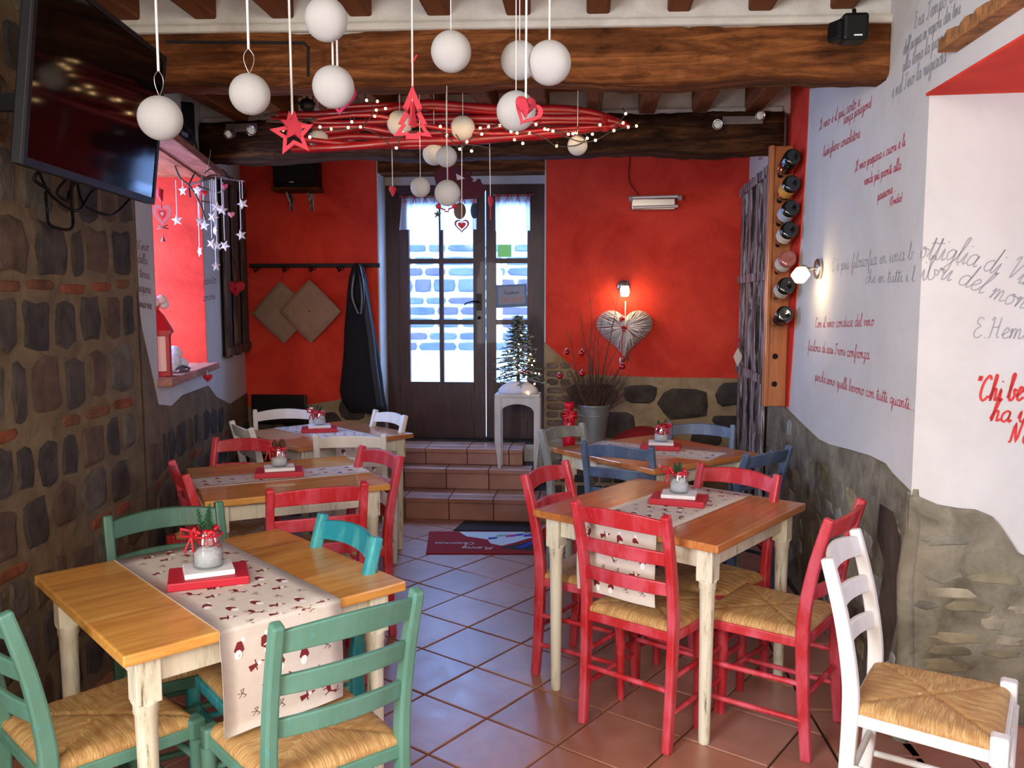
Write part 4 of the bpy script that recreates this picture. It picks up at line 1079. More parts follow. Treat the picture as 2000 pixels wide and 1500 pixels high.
mb = MB(); mb.tube([(0,0,.06),(0,0,.56)], [.014,.004], 8); mb.build('trunk', simple('tree_bark', (70,48,34), .9), tr_)
rr = random.Random(5); M_fir = simple('dark_fir_needles', (52,70,52), .8, var=.3, vscale=50); M_frost = simple('frosted_needles', (176,180,176), .8)
f1 = MB(); f2 = MB(); tips = []
for q in range(120):
    h = (q/120)**.9; z_ = .09+.47*h; L = (.235*(1-h)+.022)*rr.uniform(.75,1.08); a = q*2.39996; d = Vector((math.cos(a), math.sin(a)*.8, .12-.35*(1-h)+rr.uniform(-.1,.1)))
    b = Vector((0,0,z_+.02)); e = b+d*L; tips.append(e)
    (f1 if q % 3 else f2).tube([b, (b+e)/2+Vector((0,0,.006)), e], [.003,.003,.002], 4)
    for s_ in range(16):
        p = b.lerp(e, .25+.75*s_/16); aa = rr.uniform(0, 6.28); nd = Vector((math.cos(aa), math.sin(aa), rr.uniform(-.4,.8))).normalized(); (f1 if rr.random() < .66 else f2).tube([p, p+nd*.032], [.0048,.001], 3, caps=False)
f1.build('needles', M_fir, tr_)['kind'] = 'stuff'; f2.build('frosted_needles', M_frost, tr_)['kind'] = 'stuff'
M_bulb = simple('warm_fairy_bulb', (255,214,150), .3, emit=14, ecol=(255,206,140))
M_wire = simple('dark_green_wire', (26,30,24), .6)
bm_ = MB(); bm_.ball((0,0,0), .0062, 10, 7); BULB = bm_.mesh('bulb', M_bulb)
for k_, (px, py) in enumerate([(1018,655),(1013,672),(1017,683),(995,686),(1004,699),(1026,698),(1033,703),(1043,705),(1039,713),(1014,713),(1009,726),(1014,723),(1028,736),(1046,729),(1053,730),(985,731),(995,739),(1044,750),(1032,768),(1036,692)]):
    p = P(px, py, sc.y-.06-.04*(py-620)/150)-tr_.location; piece('bulb', BULB, tr_, Matrix.Translation(p))
mb = MB(); p = P(1024,726, sc.y-.14)-tr_.location
for s_ in (-1,1): mb.tube([p, p+Vector((s_*.018,0,.014)), p+Vector((s_*.03,0,-.002)), p+Vector((s_*.014,0,-.008)), p], .006, 6)
mb.build('red_bow', M_ribbon, tr_)
# door mats
def mat_on_floor(name, label, pts, col, h, rim=None, z=.0006):
    q = [G(*p) for p in pts]; c = sum(q, Vector((0,0,0)))/4; t = thing(name, label, 'doormat', (c.x, c.y, z), 0)
    mb = MB(); n = 4; mb.add([(p.x-c.x,p.y-c.y,0) for p in q]+[(p.x-c.x,p.y-c.y,h) for p in q], [(3,2,1,0),(4,5,6,7),(0,1,5,4),(1,2,6,5),(2,3,7,6),(3,0,4,7)]); mb.build('mat', col, t, .002); return t, q, c
mat_on_floor('dark_doormat', 'plain dark doormat lying at the foot of the steps', [(885,1037),(1065,1040),(1052,1022),(908,1018)], simple('dark_mat_fibre', (44,34,40), .95, bump=.6, bscale=200), .007)
M_matred = simple('red_mat_fibre', (150,14,26), .95, bump=.5, bscale=200)
t, q, c = mat_on_floor('christmas_doormat', 'red doormat with a snowman and Merry Christmas lettering upside down', [(832,1083),(1100,1083),(1092,1040),(838,1040)], M_matred, .008)
A, B, D = q[0], q[1], q[3]; ex = (B-A); ey = (D-A)
def mp(x, y, h=.0086): p = A+ex*x+ey*y; return Vector((p.x-c.x, p.y-c.y, h))
def decal(name, poly, mat, h=.0086): mb = MB(); mb.add([mp(x, y, h) for x, y in poly], [tuple(range(len(poly)))]); mb.build(name, mat, t)
decal('snowman_print', [(.24,.97),(.30,.75),(.38,.68),(.46,.60),(.48,.42),(.56,.32),(.66,.45),(.78,.66),(.86,.74),(.80,.85),(.76,.97)], simple('snow_white_print', (206,226,236), .9))
for a, col in (((.46,.60,.53,.72), (40,60,160)), ((.53,.72,.60,.84), (120,190,150)), ((.60,.70,.68,.84), (196,60,150)), ((.68,.76,.74,.88), (40,40,170)), ((.74,.72,.86,.86), (70,40,190)), ((.74,.86,.86,.96), (130,200,160))):
    x0_, y0_, x1_, y1_ = a; decal('scarf_print', [(x0_,y0_),(x1_,y0_+.03),(x1_+.01,y1_),(x0_+.01,y1_-.03)], simple('scarf_%d' % col[0]+str(col[2]), col, .9), .0092)
decal('hat_print', [(.54,.22),(.70,.40),(.98,.74),(.98,.15),(.80,.10),(.68,.14)], simple('black_hat_print', (16,26,36), .9), .0090)
decal('hat_band_print', [(.66,.22),(.72,.22),(.90,.62),(.84,.60)], simple('blue_band_print', (36,44,170), .9), .0098)
M_matw = simple('white_mat_lettering', (214,200,206), .9)
for text, x0_, y0_, L, xh in (('Merry', .50, .26, .24, .030), ('Christmas', .36, .46, .30, .026)):
    E_ = {}; 
    def pl(x, y, x0_=x0_, y0_=y0_): return mp(x0_-x/ex.length, y0_-y/ey.length*-1*-1, .0094)
    write(text.replace('C', 'C').replace('M', 'M'), pl, L*ex.length, xh, .007, M_matw, t, 'lettering')

# ------------------------------------------------------------------ left side: TV, cables, shelf box, lantern, figures
M_black = simple('black_plastic', (9,9,10), .5, spec=.25); M_screen = simple('glossy_black_screen', (3,3,5), .07, spec=.15)
tv = thing('television', 'flat television tilted down on the left stone wall', 'television', (-1.295, 2.75, 2.223), 0)
yaw, tl_ = 1.612, .123
Ma = Vector((math.cos(yaw), math.sin(yaw), 0)); Mn = Vector((math.sin(yaw), -math.cos(yaw), 0)); Mu = Vector((0,0,1))*math.cos(tl_)+Mn*math.sin(tl_); Mf = Ma.cross(Mu)
TV = Matrix(((Ma.x,Mu.x,Mf.x,0),(Ma.y,Mu.y,Mf.y,0),(Ma.z,Mu.z,Mf.z,0),(0,0,0,1)))
mb = MB(); mb.box((0,0,-.012), (.92,.54,.03), TV); mb.box((0,-.02,-.045), (.6,.36,.05), TV); mb.build('housing', M_black, tv, .004)
mb = MB(); mb.box((0,.003,.0045), (.885,.500,.002), TV); mb.build('screen', M_screen, tv)
mb = MB(); 
mb.ring([(-.46,-.27),(.46,-.27),(.46,.27),(-.46,.27)], [(-.4425,-.247),(.4425,-.247),(.4425,.253),(-.4425,.253)], .006, TV @ Matrix.Translation((0,0,.003))); mb.build('bezel', M_black, tv)
mb = MB(); mb.tube([(0,0,-.07) if False else TV @ Vector((-.1,0,-.06)), Vector((-.40,-.0,-.02)), Vector((-.452,0,-.02))], .02, 8); mb.box((-.445,0,-.02), (.02,.18,.26)); mb.box((-.3,-.12,-.03), (.3,.03,.05)); mb.build('wall_bracket', M_black, tv)
cb_ = MB()
for pts in ([(75,330),(110,380),(150,412),(185,380),(190,362)], [(135,345),(122,375),(132,392),(145,378),(150,350)], [(140,355),(150,400),(140,446),(110,440),(92,410),(100,375)], [(150,352),(175,400),(210,420),(240,412),(262,380)], [(85,325),(78,350),(95,370)]):
    q_ = [P(*p, 2.9+.3*i_/4)+Vector((-.0,0,0)) for i_, p in enumerate(pts)]; q_ = [Vector((-1.66-.02*(i_%2), v.y*(-1.66/v.x), H+(v.z-H)*(-1.66/v.x))) for i_, v in enumerate(q_)]
    cb_.tube(smooth(q_, 6), .006, 6)
tag(cb_.build('television_cable', M_black), 'black cables dangling in loops below the television', 'cable')
# wooden shelf above the niche with a black box and cables on it
sh = thing('wall_shelf', 'thick wooden shelf board above the niche, pinkish underside', 'shelf', LW2.pt(nu0+.25, nz1+.01, .0), 0); b0 = sh.location.copy()
sa = LW2.hit(296,300)[0]-.15; sb = LW2.hit(470,360)[0]*0+nu1+.10
mb = MB(); vs = [LW2.pt(u_, z_, o_)-b0 for z_ in (nz1+.0, nz1+.045) for u_, o_ in ((nu0-.35,.002),(sb,.002),(sb,.13),(nu0-.35,.13))]
mb.add(vs, [(3,2,1,0),(4,5,6,7),(0,1,5,4),(1,2,6,5),(2,3,7,6),(3,0,4,7)]); mb.build('board', wood('shelf_wood', (110,64,48), (150,92,76), (172,116,96), (9,1,9), .7), sh, .006)
bx_ = thing('recorder_box', 'black electronic box with cables on the shelf behind the television', 'box', LW2.pt(nu0+.30, nz1+.046, .06), 0); b0 = bx_.location.copy()
mb = MB(); vs = [LW2.pt(nu0+.30+a_, nz1+.047+z_, .06+o_)-b0 for z_ in (0, .09) for a_, o_ in ((-.15,-.05),(.15,-.05),(.15,.055),(-.15,.055))]
mb.add(vs, [(3,2,1,0),(4,5,6,7),(0,1,5,4),(1,2,6,5),(2,3,7,6),(3,0,4,7)]); mb.build('body', M_black, bx_, .005)
mb = MB(); 
for q_ in range(5): mb.tube(smooth([LW2.pt(nu0+.10+.07*q_, nz1+.06+.02*(q_%3), .115)-b0, LW2.pt(nu0+.16+.06*q_, nz1+.20-.02*q_, .10)-b0, LW2.pt(nu0+.24+.05*q_, nz1+.10, .12)-b0, LW2.pt(nu0+.30+.05*q_, nz1+.05, .10)-b0], 5), .005, 6)
mb.build('cable', M_black, bx_)
mb = MB(); mb.box(LW2.pt(nu0+.22, nz1+.075, .121)-b0, (.01,.08,.018)); mb.build('silver_strip', simple('silver_plastic', (150,160,176), .3, .5), bx_)
sp = thing('loudspeaker', 'dark speaker at the top of the left wall behind the hanging balls', 'speaker', P(362,240,5.05), 0)
mb = MB(); mb.box((0,0,0), (.10,.12,.22), rz=.4); mb.build('cabinet', M_black, sp, .015)
mb = MB(); mb.box((-.04,0,0), (.10,.03,.03)); mb.build('bracket', M_black, sp)
# black cable down the corner of the shelf
mb = MB(); mb.tube(smooth([P(378,262,5.3),P(385,300,5.3),P(383,330,5.3),P(370,360,5.3),P(372,385,5.3)], 5), .005, 6); tag(mb.build('hanging_cable', M_black), 'black cable hanging from the speaker past the shelf end', 'cable')
# niche sill
si = thing('niche_sill', 'rough wooden sill board of the lit red niche', 'sill', LW2.pt((nu0+nu1)/2, nz0, 0), 0); b0 = si.location.copy()
mb = MB(); vs = [LW2.pt(u_, z_, o_)-b0 for z_ in (nz0-.012, nz0+.030) for u_, o_ in ((nu0+.003,-.5),(nu1-.013,-.5),(nu1+.03,.07),(nu0-.02,.07))]
mb.add(vs, [(3,2,1,0),(4,5,6,7),(0,1,5,4),(1,2,6,5),(2,3,7,6),(3,0,4,7)]); mb.build('board', wood('sill_wood', (120,74,60), (166,112,96), (196,150,132), (9,1,9), .7, .5), si, .006)
zt = nz0+.031
M_lred = simple('red_lantern_metal', (168,16,28), .4, var=.1)
lc = LW2.pt(nu0+.16, zt, -.04); la = thing('lantern', 'tall red metal lantern with white glass on the niche sill', 'lantern', lc, .3)
LHt = .22
mb = MB(); mb.box((0,0,.012), (.13,.13,.024)); mb.build('base', M_lred, la, .003); mb = MB(); mb.box((0,0,LHt), (.135,.135,.016)); mb.build('top_plate', M_lred, la, .003)
for a_ in (-1,1):
    for b_ in (-1,1): mb = MB(); mb.box((a_*.055,b_*.055,LHt/2+.01), (.016,.016,LHt-.02)); mb.build('post', M_lred, la)
mb = MB(); mb.box((0,0,LHt/2+.012), (.098,.098,LHt-.03)); mb.build('frosted_glass', simple('frosted_white_glass', (224,220,214), .5), la)
mb = MB(); mb.lathe([(.11,LHt+.006),(.106,LHt+.02),(.05,LHt+.10),(.022,LHt+.125),(.02,LHt+.15),(.001,LHt+.155)], 4, Matrix.Rotation(PI/4, 4, 'Z'), False); mb.build('roof', M_lred, la)
mb = MB(); 
for q_ in range(7): mb.ball((.03*math.cos(q_*1.1)+.01, .03*math.sin(q_*1.1), LHt+.155+.012*(q_%3)), .026, 8, 6)
mb.build('white_pompom', M_cotton, la)
fg = thing('white_plush_figures', 'white plush figures lying on the niche sill beside the red lantern', 'figures', LW2.pt(nu0+.42, zt, -.04), 0); 
mb = MB(); mb.ball((0,.0,.055), .06, 14, 9, (1,1,.9)); mb.ball((.0,.05,.10), .045, 12, 8); mb.ball((.03,-.07,.035), .035, 12, 8); mb.ball((.03,.07,.04), .04, 12, 8, (1,1.2,.9)); mb.build('plush_body', M_cotton, fg)
mb = MB(); mb.tube([(.06,-.08,.02),(.075,-.02,.035),(.08,.05,.02),(.07,.09,.012)], .007, 6); mb.tube([(.07,-.05,.01),(.09,.03,.008)], .006, 6); mb.build('grey_cord', simple('grey_cord', (84,84,96), .7), fg)
M_heart = simple('red_felt_heart', (186,20,38), .7, var=.1, bump=.3)
def heart(w, n=28):
    return [(w*.5*(16*math.sin(t_)**3)/16, w*.5*(13*math.cos(t_)-5*math.cos(2*t_)-2*math.cos(3*t_)-math.cos(4*t_))/16) for t_ in [2*PI*q_/n for q_ in range(n)][::-1]]
def hang_obj(name, label, cat, p, top=None, rz=0, group=None, cordmat=None, cr=.0022):
    t = thing(name, label, cat, p, rz, group)
    if top is not None:
        mb = MB(); q_ = Matrix.Rotation(-rz, 3, 'Z') @ (top-Vector(p)); mb.tube([(0,0,0), q_], cr, 6); mb.build('cord', cordmat, t)
    return t
M_cord = simple('white_cord', (226,222,216), .8); M_rcord = simple('red_cord', (190,40,44), .8)
XZ = Matrix.Rotation(PI/2, 4, 'X')     # polygon plane -> facing the camera
def flat(mb, poly, th): mb.prism(poly, th, Matrix.Translation((0, th/2, 0)) @ XZ); return mb
def puffy(w, t_):  # stuffed heart
    mb = MB(); h = heart(w); n = len(h); vs = []; fs = []
    lv = [(1,0),(.86,.55),(.5,.92),(.08,1)]
    for sg in (1,-1):
        base = len(vs)
        for s_, z_ in lv: vs += [(x*s_, y*s_+.0, sg*z_*t_/2) for x, y in h]
        for a_ in range(3):
            for i_ in range(n): 
                f_ = (base+a_*n+i_, base+a_*n+(i_+1)%n, base+(a_+1)*n+(i_+1)%n, base+(a_+1)*n+i_); fs.append(f_ if sg < 0 else f_[::-1])
        fs.append(tuple(base+3*n+i_ for i_ in range(n)))
    mb.add(vs, fs, XZ, True); return mb
p = LW2.pt(LW2.hit(377,740)[0], LW2.hit(377,738)[1], .085); t = thing('felt_heart', 'small red felt heart hanging from the niche sill edge', 'heart', p, .4, 'red hearts')
puffy(.055, .02).build('heart', M_heart, t); mb = MB(); mb.tube([(0,0,.02),(0,.0,.045)], .002, 6); mb.build('cord', M_cord, t)
p = P(460,562,6.1); t = thing('felt_heart', 'large red woven heart hung on the old window shutter', 'heart', p, .25, 'red hearts')
puffy(.13, .035).build('heart', simple('red_wicker_heart', (196,24,36), .6, bump=1, bscale=90), t); mb = MB(); mb.tube([(0,0,.04),(0,.0,.16)], .002, 6); mb.build('cord', M_rcord, t)
# patterned heart mobile in the niche mouth
p = P(317,418,4.75); t = hang_obj('patterned_heart_mobile', 'red and white carved heart hanging in front of the red niche', 'heart', p, P(312,365,4.75), .2, 'red hearts', M_rcord)
h_ = heart(.10); mb = MB(); mb.ring([(x, y*1.35) for x, y in h_], [(x*.66, y*.9) for x, y in h_], .006, Matrix.Translation((0,.003,0)) @ XZ); mb.build('outer_heart', simple('pale_pink_wood', (214,150,140), .7), t)
flat(MB(), [(x*.42, y*.6) for x, y in h_], .008).build('inner_heart', simple('rose_red_wood', (204,70,74), .7), t)
flat(MB(), [(x*.18, y*.28) for x, y in h_], .011).build('core', simple('pale_core', (236,190,150), .7), t)
mb = MB(); 
for s_ in (-1,1): mb.tube([(0,-.003,-.075),(s_*.025,-.003,-.06),(s_*.03,-.003,-.08),(0,-.003,-.075)], .004, 6)
mb.tube([(0,0,-.075),(0,0,-.12)], .0015, 5); mb.lathe([(.002,-.118),(.004,-.125),(.013,-.15),(.001,-.151)], 10); mb.build('bow_and_bell', simple('dull_bell', (150,110,90), .5, .4), t)
mb = MB(); mb.tube([(-.006,.0,.135),(-.008,.0,.10),(.0,.0,.07)], [.018,.016,.006], 8); mb.build('pink_ribbon', M_heart, t)

# ---------------- twig with white stars
tw = thing('star_mobile', 'branch mobile with white stars hanging before the left niche', 'mobile', P(420,345,5.0), 0); b0 = tw.location.copy()
M_twig = simple('brown_twig', (84,66,56), .85, var=.2); mb = MB()
for pts, r_ in (([(340,320),(352,348),(372,365),(392,400),(402,430)], .006), ([(372,360),(400,352),(425,347),(478,354)], .006), ([(385,362),(410,372),(425,376),(440,370)], .005), ([(395,350),(415,342),(430,344),(447,350)], .005), ([(400,338),(412,330),(424,340)], .004), ([(392,392),(405,395),(416,397)], .004)):
    mb.tube(smooth([P(a_, b_, 5.0-.05*math.sin(a_*.1))-b0 for a_, b_ in pts], 4), r_, 6)
mb.build('branch', M_twig, tw)
mb = MB(); mb.tube([P(402,352,5.0)-b0, Vector((P(402,352,5.0).x, 5.1, 2.49))-b0], .0015, 5); mb.build('cord', M_cord, tw)
def star(ro, ri, n=5, a0=PI/2): return [((ro if i_%2 == 0 else ri)*math.cos(a0+PI*i_/n), (ro if i_%2 == 0 else ri)*math.sin(a0+PI*i_/n)) for i_ in range(2*n)]
def pstar(ro, th):
    mb = MB(); s_ = star(ro, ro*.45); n = len(s_); vs = [(x,y,0) for x,y in s_]+[(0,0,th/2),(0,0,-th/2)]; fs = []
    for i_ in range(n): j_ = (i_+1)%n; fs += [(i_,j_,n),(j_,i_,n+1)]
    mb.add(vs, fs, XZ); return mb
SM = pstar(.034, .022).mesh('star', simple('white_painted_star', (240,240,240), .6)); rr = random.Random(3)
for (px, py, ty) in ((346,430,352),(474,398,352),(471,459,354),(390,432,360),(399,440,352),(416,424,350),(423,404,345),(434,410,348),(420,450,352),(414,476,352),(424,480,352),(439,480,356),(390,491,360),(422,520,480),(357,372,352),(385,372,360)):
    Y_ = 5.0+rr.uniform(-.06,.06); p = P(px, py, Y_)-b0; s_ = piece('star', SM, tw, Matrix.Translation(p) @ Matrix.Rotation(rr.uniform(-1,1), 4, 'Z') @ Matrix.Rotation(rr.uniform(-.5,.5), 4, 'Y'))
    mb = MB(); q_ = P(px, ty, Y_)-b0; mb.tube([p+Vector((0,0,.03)), Vector((p.x, p.y, q_.z))], .0022, 5); mb.build('cord', M_cord, tw)
for (px, py, pm) in ((400,377,M_heart),(439,364,simple('pink_wood_heart', (206,84,100), .7)),(452,419,simple('checked_heart', (206,120,130), .7))):
    p = P(px, py, 5.02)-b0; mb = puffy(.042, .012); o = mb.build('small_heart', pm, tw); o.location = p

# ------------------------------------------------------------------ left wall shutter, back wall things
M_oldw = NT('distressed_shutter_paint'); k = M_oldw; f = k.noise(k.coords((16,16,1.6)), 2, 6, .7, .6)
c = k.ramp(f, [(.41, lin((34,26,24))), (.49, lin((104,86,80))), (.56, lin((184,176,172))), (.7, lin((212,206,202)))]); k.l(c, k.b.inputs['Base Color']); k.b.inputs['Roughness'].default_value = .8; k.bump(f, .5, .01); M_oldw = k.m
k = NT('brown_distressed_wood'); f = k.noise(k.coords((16,16,1.6)), 2, 6, .7, .6)
c = k.ramp(f, [(.34, lin((30,22,18))), (.5, lin((84,62,52))), (.64, lin((120,100,88)))]); k.l(c, k.b.inputs['Base Color']); k.b.inputs['Roughness'].default_value = .8; k.bump(f, .5, .01); M_oldb = k.m
def shutter(W_, ua, ub, za, zb, slats, mat, name, label, off, dark, cross):
    t = thing(name, label, 'shutter', W_.pt((ua+ub)/2, za, off), 0); b0 = t.location.copy()
    def bb(n_, u0, u1, z0, z1, o0, o1, m_):
        mb = MB(); vs = [W_.pt(u_, z_, o_)-b0 for z_ in (z0, z1) for u_, o_ in ((u0,o0),(u1,o0),(u1,o1),(u0,o1))]
        mb.add(vs, [(3,2,1,0),(4,5,6,7),(0,1,5,4),(1,2,6,5),(2,3,7,6),(3,0,4,7)]); mb.build(n_, m_, t, .003)
    bb('backing', ua+.01, ub-.01, za+.01, zb-.01, off-.02, off-.008, dark)
    w = (ub-ua)/(slats*1.75)
    for q_ in range(slats):
        u_ = ua+(ub-ua-w)*q_/(slats-1); bb('slat', u_, u_+w, za, zb, off, off+.025, mat)
    for z_ in cross: bb('crossbar', ua, ub, z_-.03, z_+.03, off+.025, off+.04, mat)
    return t
M_dark = simple('near_black_gap', (14,10,10), .9)
ua, _ = LW2.hit(428,500); ub, _ = LW2.hit(471,500); za = LW2.hit(450,695)[1]; zb = LW2.hit(450,352)[1]
shutter(LW2, ua, ub, za, zb, 3, M_oldb, 'window_shutter', 'weathered brown wooden shutter on the left wall near the red corner', .02, M_dark, (za+.05, zb-.05))
ua = RW.hit(1509,600)[0]; ub = RW.hit(1446,600)[0]; za = .12; zb = RW.hit(1478,352)[1]
shutter(RW, ua, ub, za, zb, 5, M_oldw, 'old_shutter', 'tall old shutter with peeling white and pink paint beside the bottle rack', .03, M_dark, (RW.hit(1470,545)[1], RW.hit(1470,725)[1], zb-.05))
t = thing('shutter_pendant', 'small red and white pendant hung on the tall peeling shutter', 'pendant', P(1459,665,5.75)+Vector((-.06,0,0)), 0)
puffy(.035,.012).build('heart', M_heart, t); mb = MB(); mb.tube([(0,0,.015),(0,0,.10)], .0015, 5); mb.build('cord', M_rcord, t)
flat(MB(), [(0,.04),(.03,-.02),(.0,-.09),(-.03,-.02)], .01).build('white_angel', simple('pale_wood', (206,196,184), .8), t); t.children[-1].location = (0,0,-.09)
# speaker on the back wall with shelf
def backpt(px, py, off=0): u_, z_ = BW.hit(px, py); return BW.pt(u_, z_, off)
p = backpt(590, 372, .0); sh = thing('speaker_shelf', 'small wooden bracket shelf under the back wall speaker', 'shelf', p, RA)
mb = MB(); mb.box((0,-.10,-.01), (.37,.2,.03)); mb.build('board', M_beam, sh, .004)
for s_ in (-1,1): mb = MB(); mb.rect_tube([(s_*.085,-.012,-.16),(s_*.085,-.02,-.03)], .03, .02); mb.tube([(s_*.085,-.01,-.14),(s_*.085,-.07,-.08),(s_*.085,-.13,-.03)], .008, 6); mb.build('bracket', M_oldw, sh)
sp = thing('loudspeaker', 'black loudspeaker on a wooden bracket shelf on the red back wall', 'speaker', p+Vector((0,0,.006)), RA)
mb = MB(); mb.box((0,-.10,.105), (.345,.17,.205)); mb.build('cabinet', M_black, sp, .012)
mb = MB(); mb.box((-.02,-.187,.035), (.035,.003,.008)); mb.build('badge', simple('white_badge', (220,220,220), .4), sp)
mb = MB(); mb.box((0,-.186,.12), (.31,.003,.15)); mb.build('grille', simple('black_grille', (20,20,22), .8, bump=.4, bscale=500), sp)
# coat rack, cushions, coat
p = backpt(615, 519, 0); ck = thing('coat_rack', 'long wrought iron coat rack on the red back wall', 'coat rack', p, RA)
wr = (BW.hit(742,519)[0]-BW.hit(488,519)[0])
mb = MB(); mb.box((0,-.02,0), (wr,.016,.034)); mb.build('rail', simple('dark_wrought_iron', (48,40,40), .6, .5, var=.2, bump=.3), ck, .003)
for px_ in (505, 560, 612, 667, 712):
    x_ = (BW.hit(px_,519)[0]-BW.hit(615,519)[0]); mb = MB()
    mb.tube(smooth([(x_,-.03,-.01),(x_,-.04,-.035),(x_,-.075,-.05),(x_,-.095,-.03),(x_,-.09,-.008)], 4), .005, 6)
    for s_ in (-1,1): mb.tube([(x_+s_*(.012+.016*math.cos(a_*.9)), -.03, -.022+.014*math.sin(a_*.9)) for a_ in range(8)], .0035, 5)
    mb.build('hook', M_iron, ck)
M_cush = simple('beige_tufted_cloth', (160,128,106), .95, var=.08, vscale=12, bump=.3, bscale=120)
def cushion(px, py, off, label, tilt, hookpx):
    p = backpt(px, py, off); t = thing('seat_cushion', label, 'cushion', p, RA, 'beige seat cushions hung on the rack'); n = 20; hw = .185; vs = []; fs = []
    def hgt(a_, b_):
        e = max(0, (1-a_**6)*(1-b_**6))**.5; h = .032*e
        for (x_, y_) in ((0,0),(-.5,-.5),(.5,.5),(.5,-.5),(-.5,.5)): h -= .016*math.exp(-((a_-x_)**2+(b_-y_)**2)/.012)
        return max(h-.006*math.exp(-min(abs(a_), abs(b_))**2/.003), .002*e)
    for sg in (1,-1):
        base = len(vs)
        for j_ in range(n+1):
            for i_ in range(n+1):
                a_ = -1+2*i_/n; b_ = -1+2*j_/n; vs.append((a_*hw*(1-.03*b_*b_), b_*hw*(1-.03*a_*a_), sg*hgt(a_, b_)))
        for j_ in range(n):
            for i_ in range(n):
                q_ = (base+j_*(n+1)+i_, base+j_*(n+1)+i_+1, base+(j_+1)*(n+1)+i_+1, base+(j_+1)*(n+1)+i_); fs.append(q_ if sg > 0 else q_[::-1])
    mb = MB(); mb.add(vs, fs, XZ @ Matrix.Rotation(PI/4+tilt, 4, 'Z'), True); mb.build('cushion', M_cush, t)
    mb = MB(); hp = backpt(hookpx, 524, .06); q_ = Matrix.Rotation(-RA, 3, 'Z') @ (hp-p); tp = Vector((0,-.0,.255)); mb.tube([tp+Vector((-.008,0,0)), q_, tp+Vector((.008,0,0))], .002, 5); mb.build('tie', M_rcord, t)
    for (x_, y_) in ((0,0),(-.5,-.5),(.5,.5),(.5,-.5),(-.5,.5)):
        mb = MB(); mb.ball((x_*hw, y_*hw, .014), .008, 8, 6, (1,1,.5), XZ @ Matrix.Rotation(PI/4+tilt, 4, 'Z')); mb.build('button', simple('dark_button', (96,64,54), .8), t)
cushion(555, 610, .05, 'left beige tufted cushion on the coat rack, partly behind the other', .04, 560)
cushion(613, 608, .10, 'right beige tufted cushion on the coat rack, in front of the other', .0, 612)
# coat
p = backpt(712, 800, .10); t = thing('hanging_coat', 'long black coat hanging on the rack beside the door', 'coat', p, RA); n = 28; hgt_ = backpt(712,515,.10).z-p.z
def pxw(l, r): a_ = BW.hit(l,600)[0]; b_ = BW.hit(r,600)[0]; c_ = BW.hit(712,600)[0]; return a_-c_, b_-c_
lv = [(1.0,707,716),(.97,700,722),(.9,694,727),(.8,690,731),(.68,687,735),(.55,683,741),(.4,681,748),(.25,676,754),(.14,672,757),(.07,676,760),(.0,690,764)]
vs = []; fs = []
for q_, (h, l, r_) in enumerate(lv):
    a_, b_ = pxw(l, r_); cx_ = (a_+b_)/2; rx = (b_-a_)/2
    for j_ in range(n):
        th_ = 2*PI*j_/n; fold = 1+.10*math.sin(th_*5+q_*.3)*(1-h*.6); vs.append((cx_+rx*math.cos(th_)*(1+.03*math.sin(th_*5)), -.02+min(.075,.03+rx*.5)*math.sin(th_)*fold, h*hgt_+(.02*math.sin(th_*2) if h < .1 else 0)))
for q_ in range(len(lv)-1):
    for j_ in range(n): fs.append(((q_+1)*n+j_, (q_+1)*n+(j_+1)%n, q_*n+(j_+1)%n, q_*n+j_))
fs.append(tuple(range(n))); fs.append(tuple((len(lv)-1)*n+j_ for j_ in range(n))[::-1])
mb = MB(); mb.add(vs, fs, None, True); mb.build('coat_body', simple('black_wool', (13,12,12), .9, bump=.4, bscale=90), t)
mb = MB(); a_, b_ = pxw(690, 731)
mb.tube(smooth([(.02,-.10,hgt_*.66),(-.03,-.10,hgt_*.78),(-.012,-.09,hgt_*.93),(.0,-.06,hgt_*.985),(.03,-.085,hgt_*.92),(.05,-.10,hgt_*.78),(.04,-.10,hgt_*.66)], 4), [.022]*25, 8); mb.build('leather_collar', simple('black_leather', (30,28,30), .28), t)
mb = MB(); mb.rect_tube(smooth([(.03,-.06,hgt_*.9),(.10,-.075,hgt_*.55),(.13,-.08,hgt_*.3),(.17,-.07,.04)], 4), .055, .05); mb.build('sleeve', simple('black_sleeve', (24,22,22), .6), t, .012)
# black bench under the rack
bl_ = BW.pt(BW.hit(540,800)[0]+.08, 0, .30); t = thing('black_bench', 'black wooden bench against the back wall in the left corner', 'bench', bl_, RA)
zb_ = P(540,778,6.55).z
mb = MB(); mb.box((-.02,.20,zb_-.12), (.46,.03,.24)); mb.build('backrest', simple('black_lacquer', (18,15,15), .4), t, .01)
mb = MB(); mb.box((0,0,.44), (.5,.42,.05)); mb.build('seat', MATS['black_lacquer'], t, .01)
for a_ in (-1,1):
    for b_ in (-1,1): mb = MB(); mb.box((a_*.225,b_*.185,.21), (.04,.04,.42)); mb.build('leg', MATS['black_lacquer'], t, .004)
    mb = MB(); mb.box((a_*.225,.2,.60), (.04,.03,.3)); mb.build('post', MATS['black_lacquer'], t, .004)
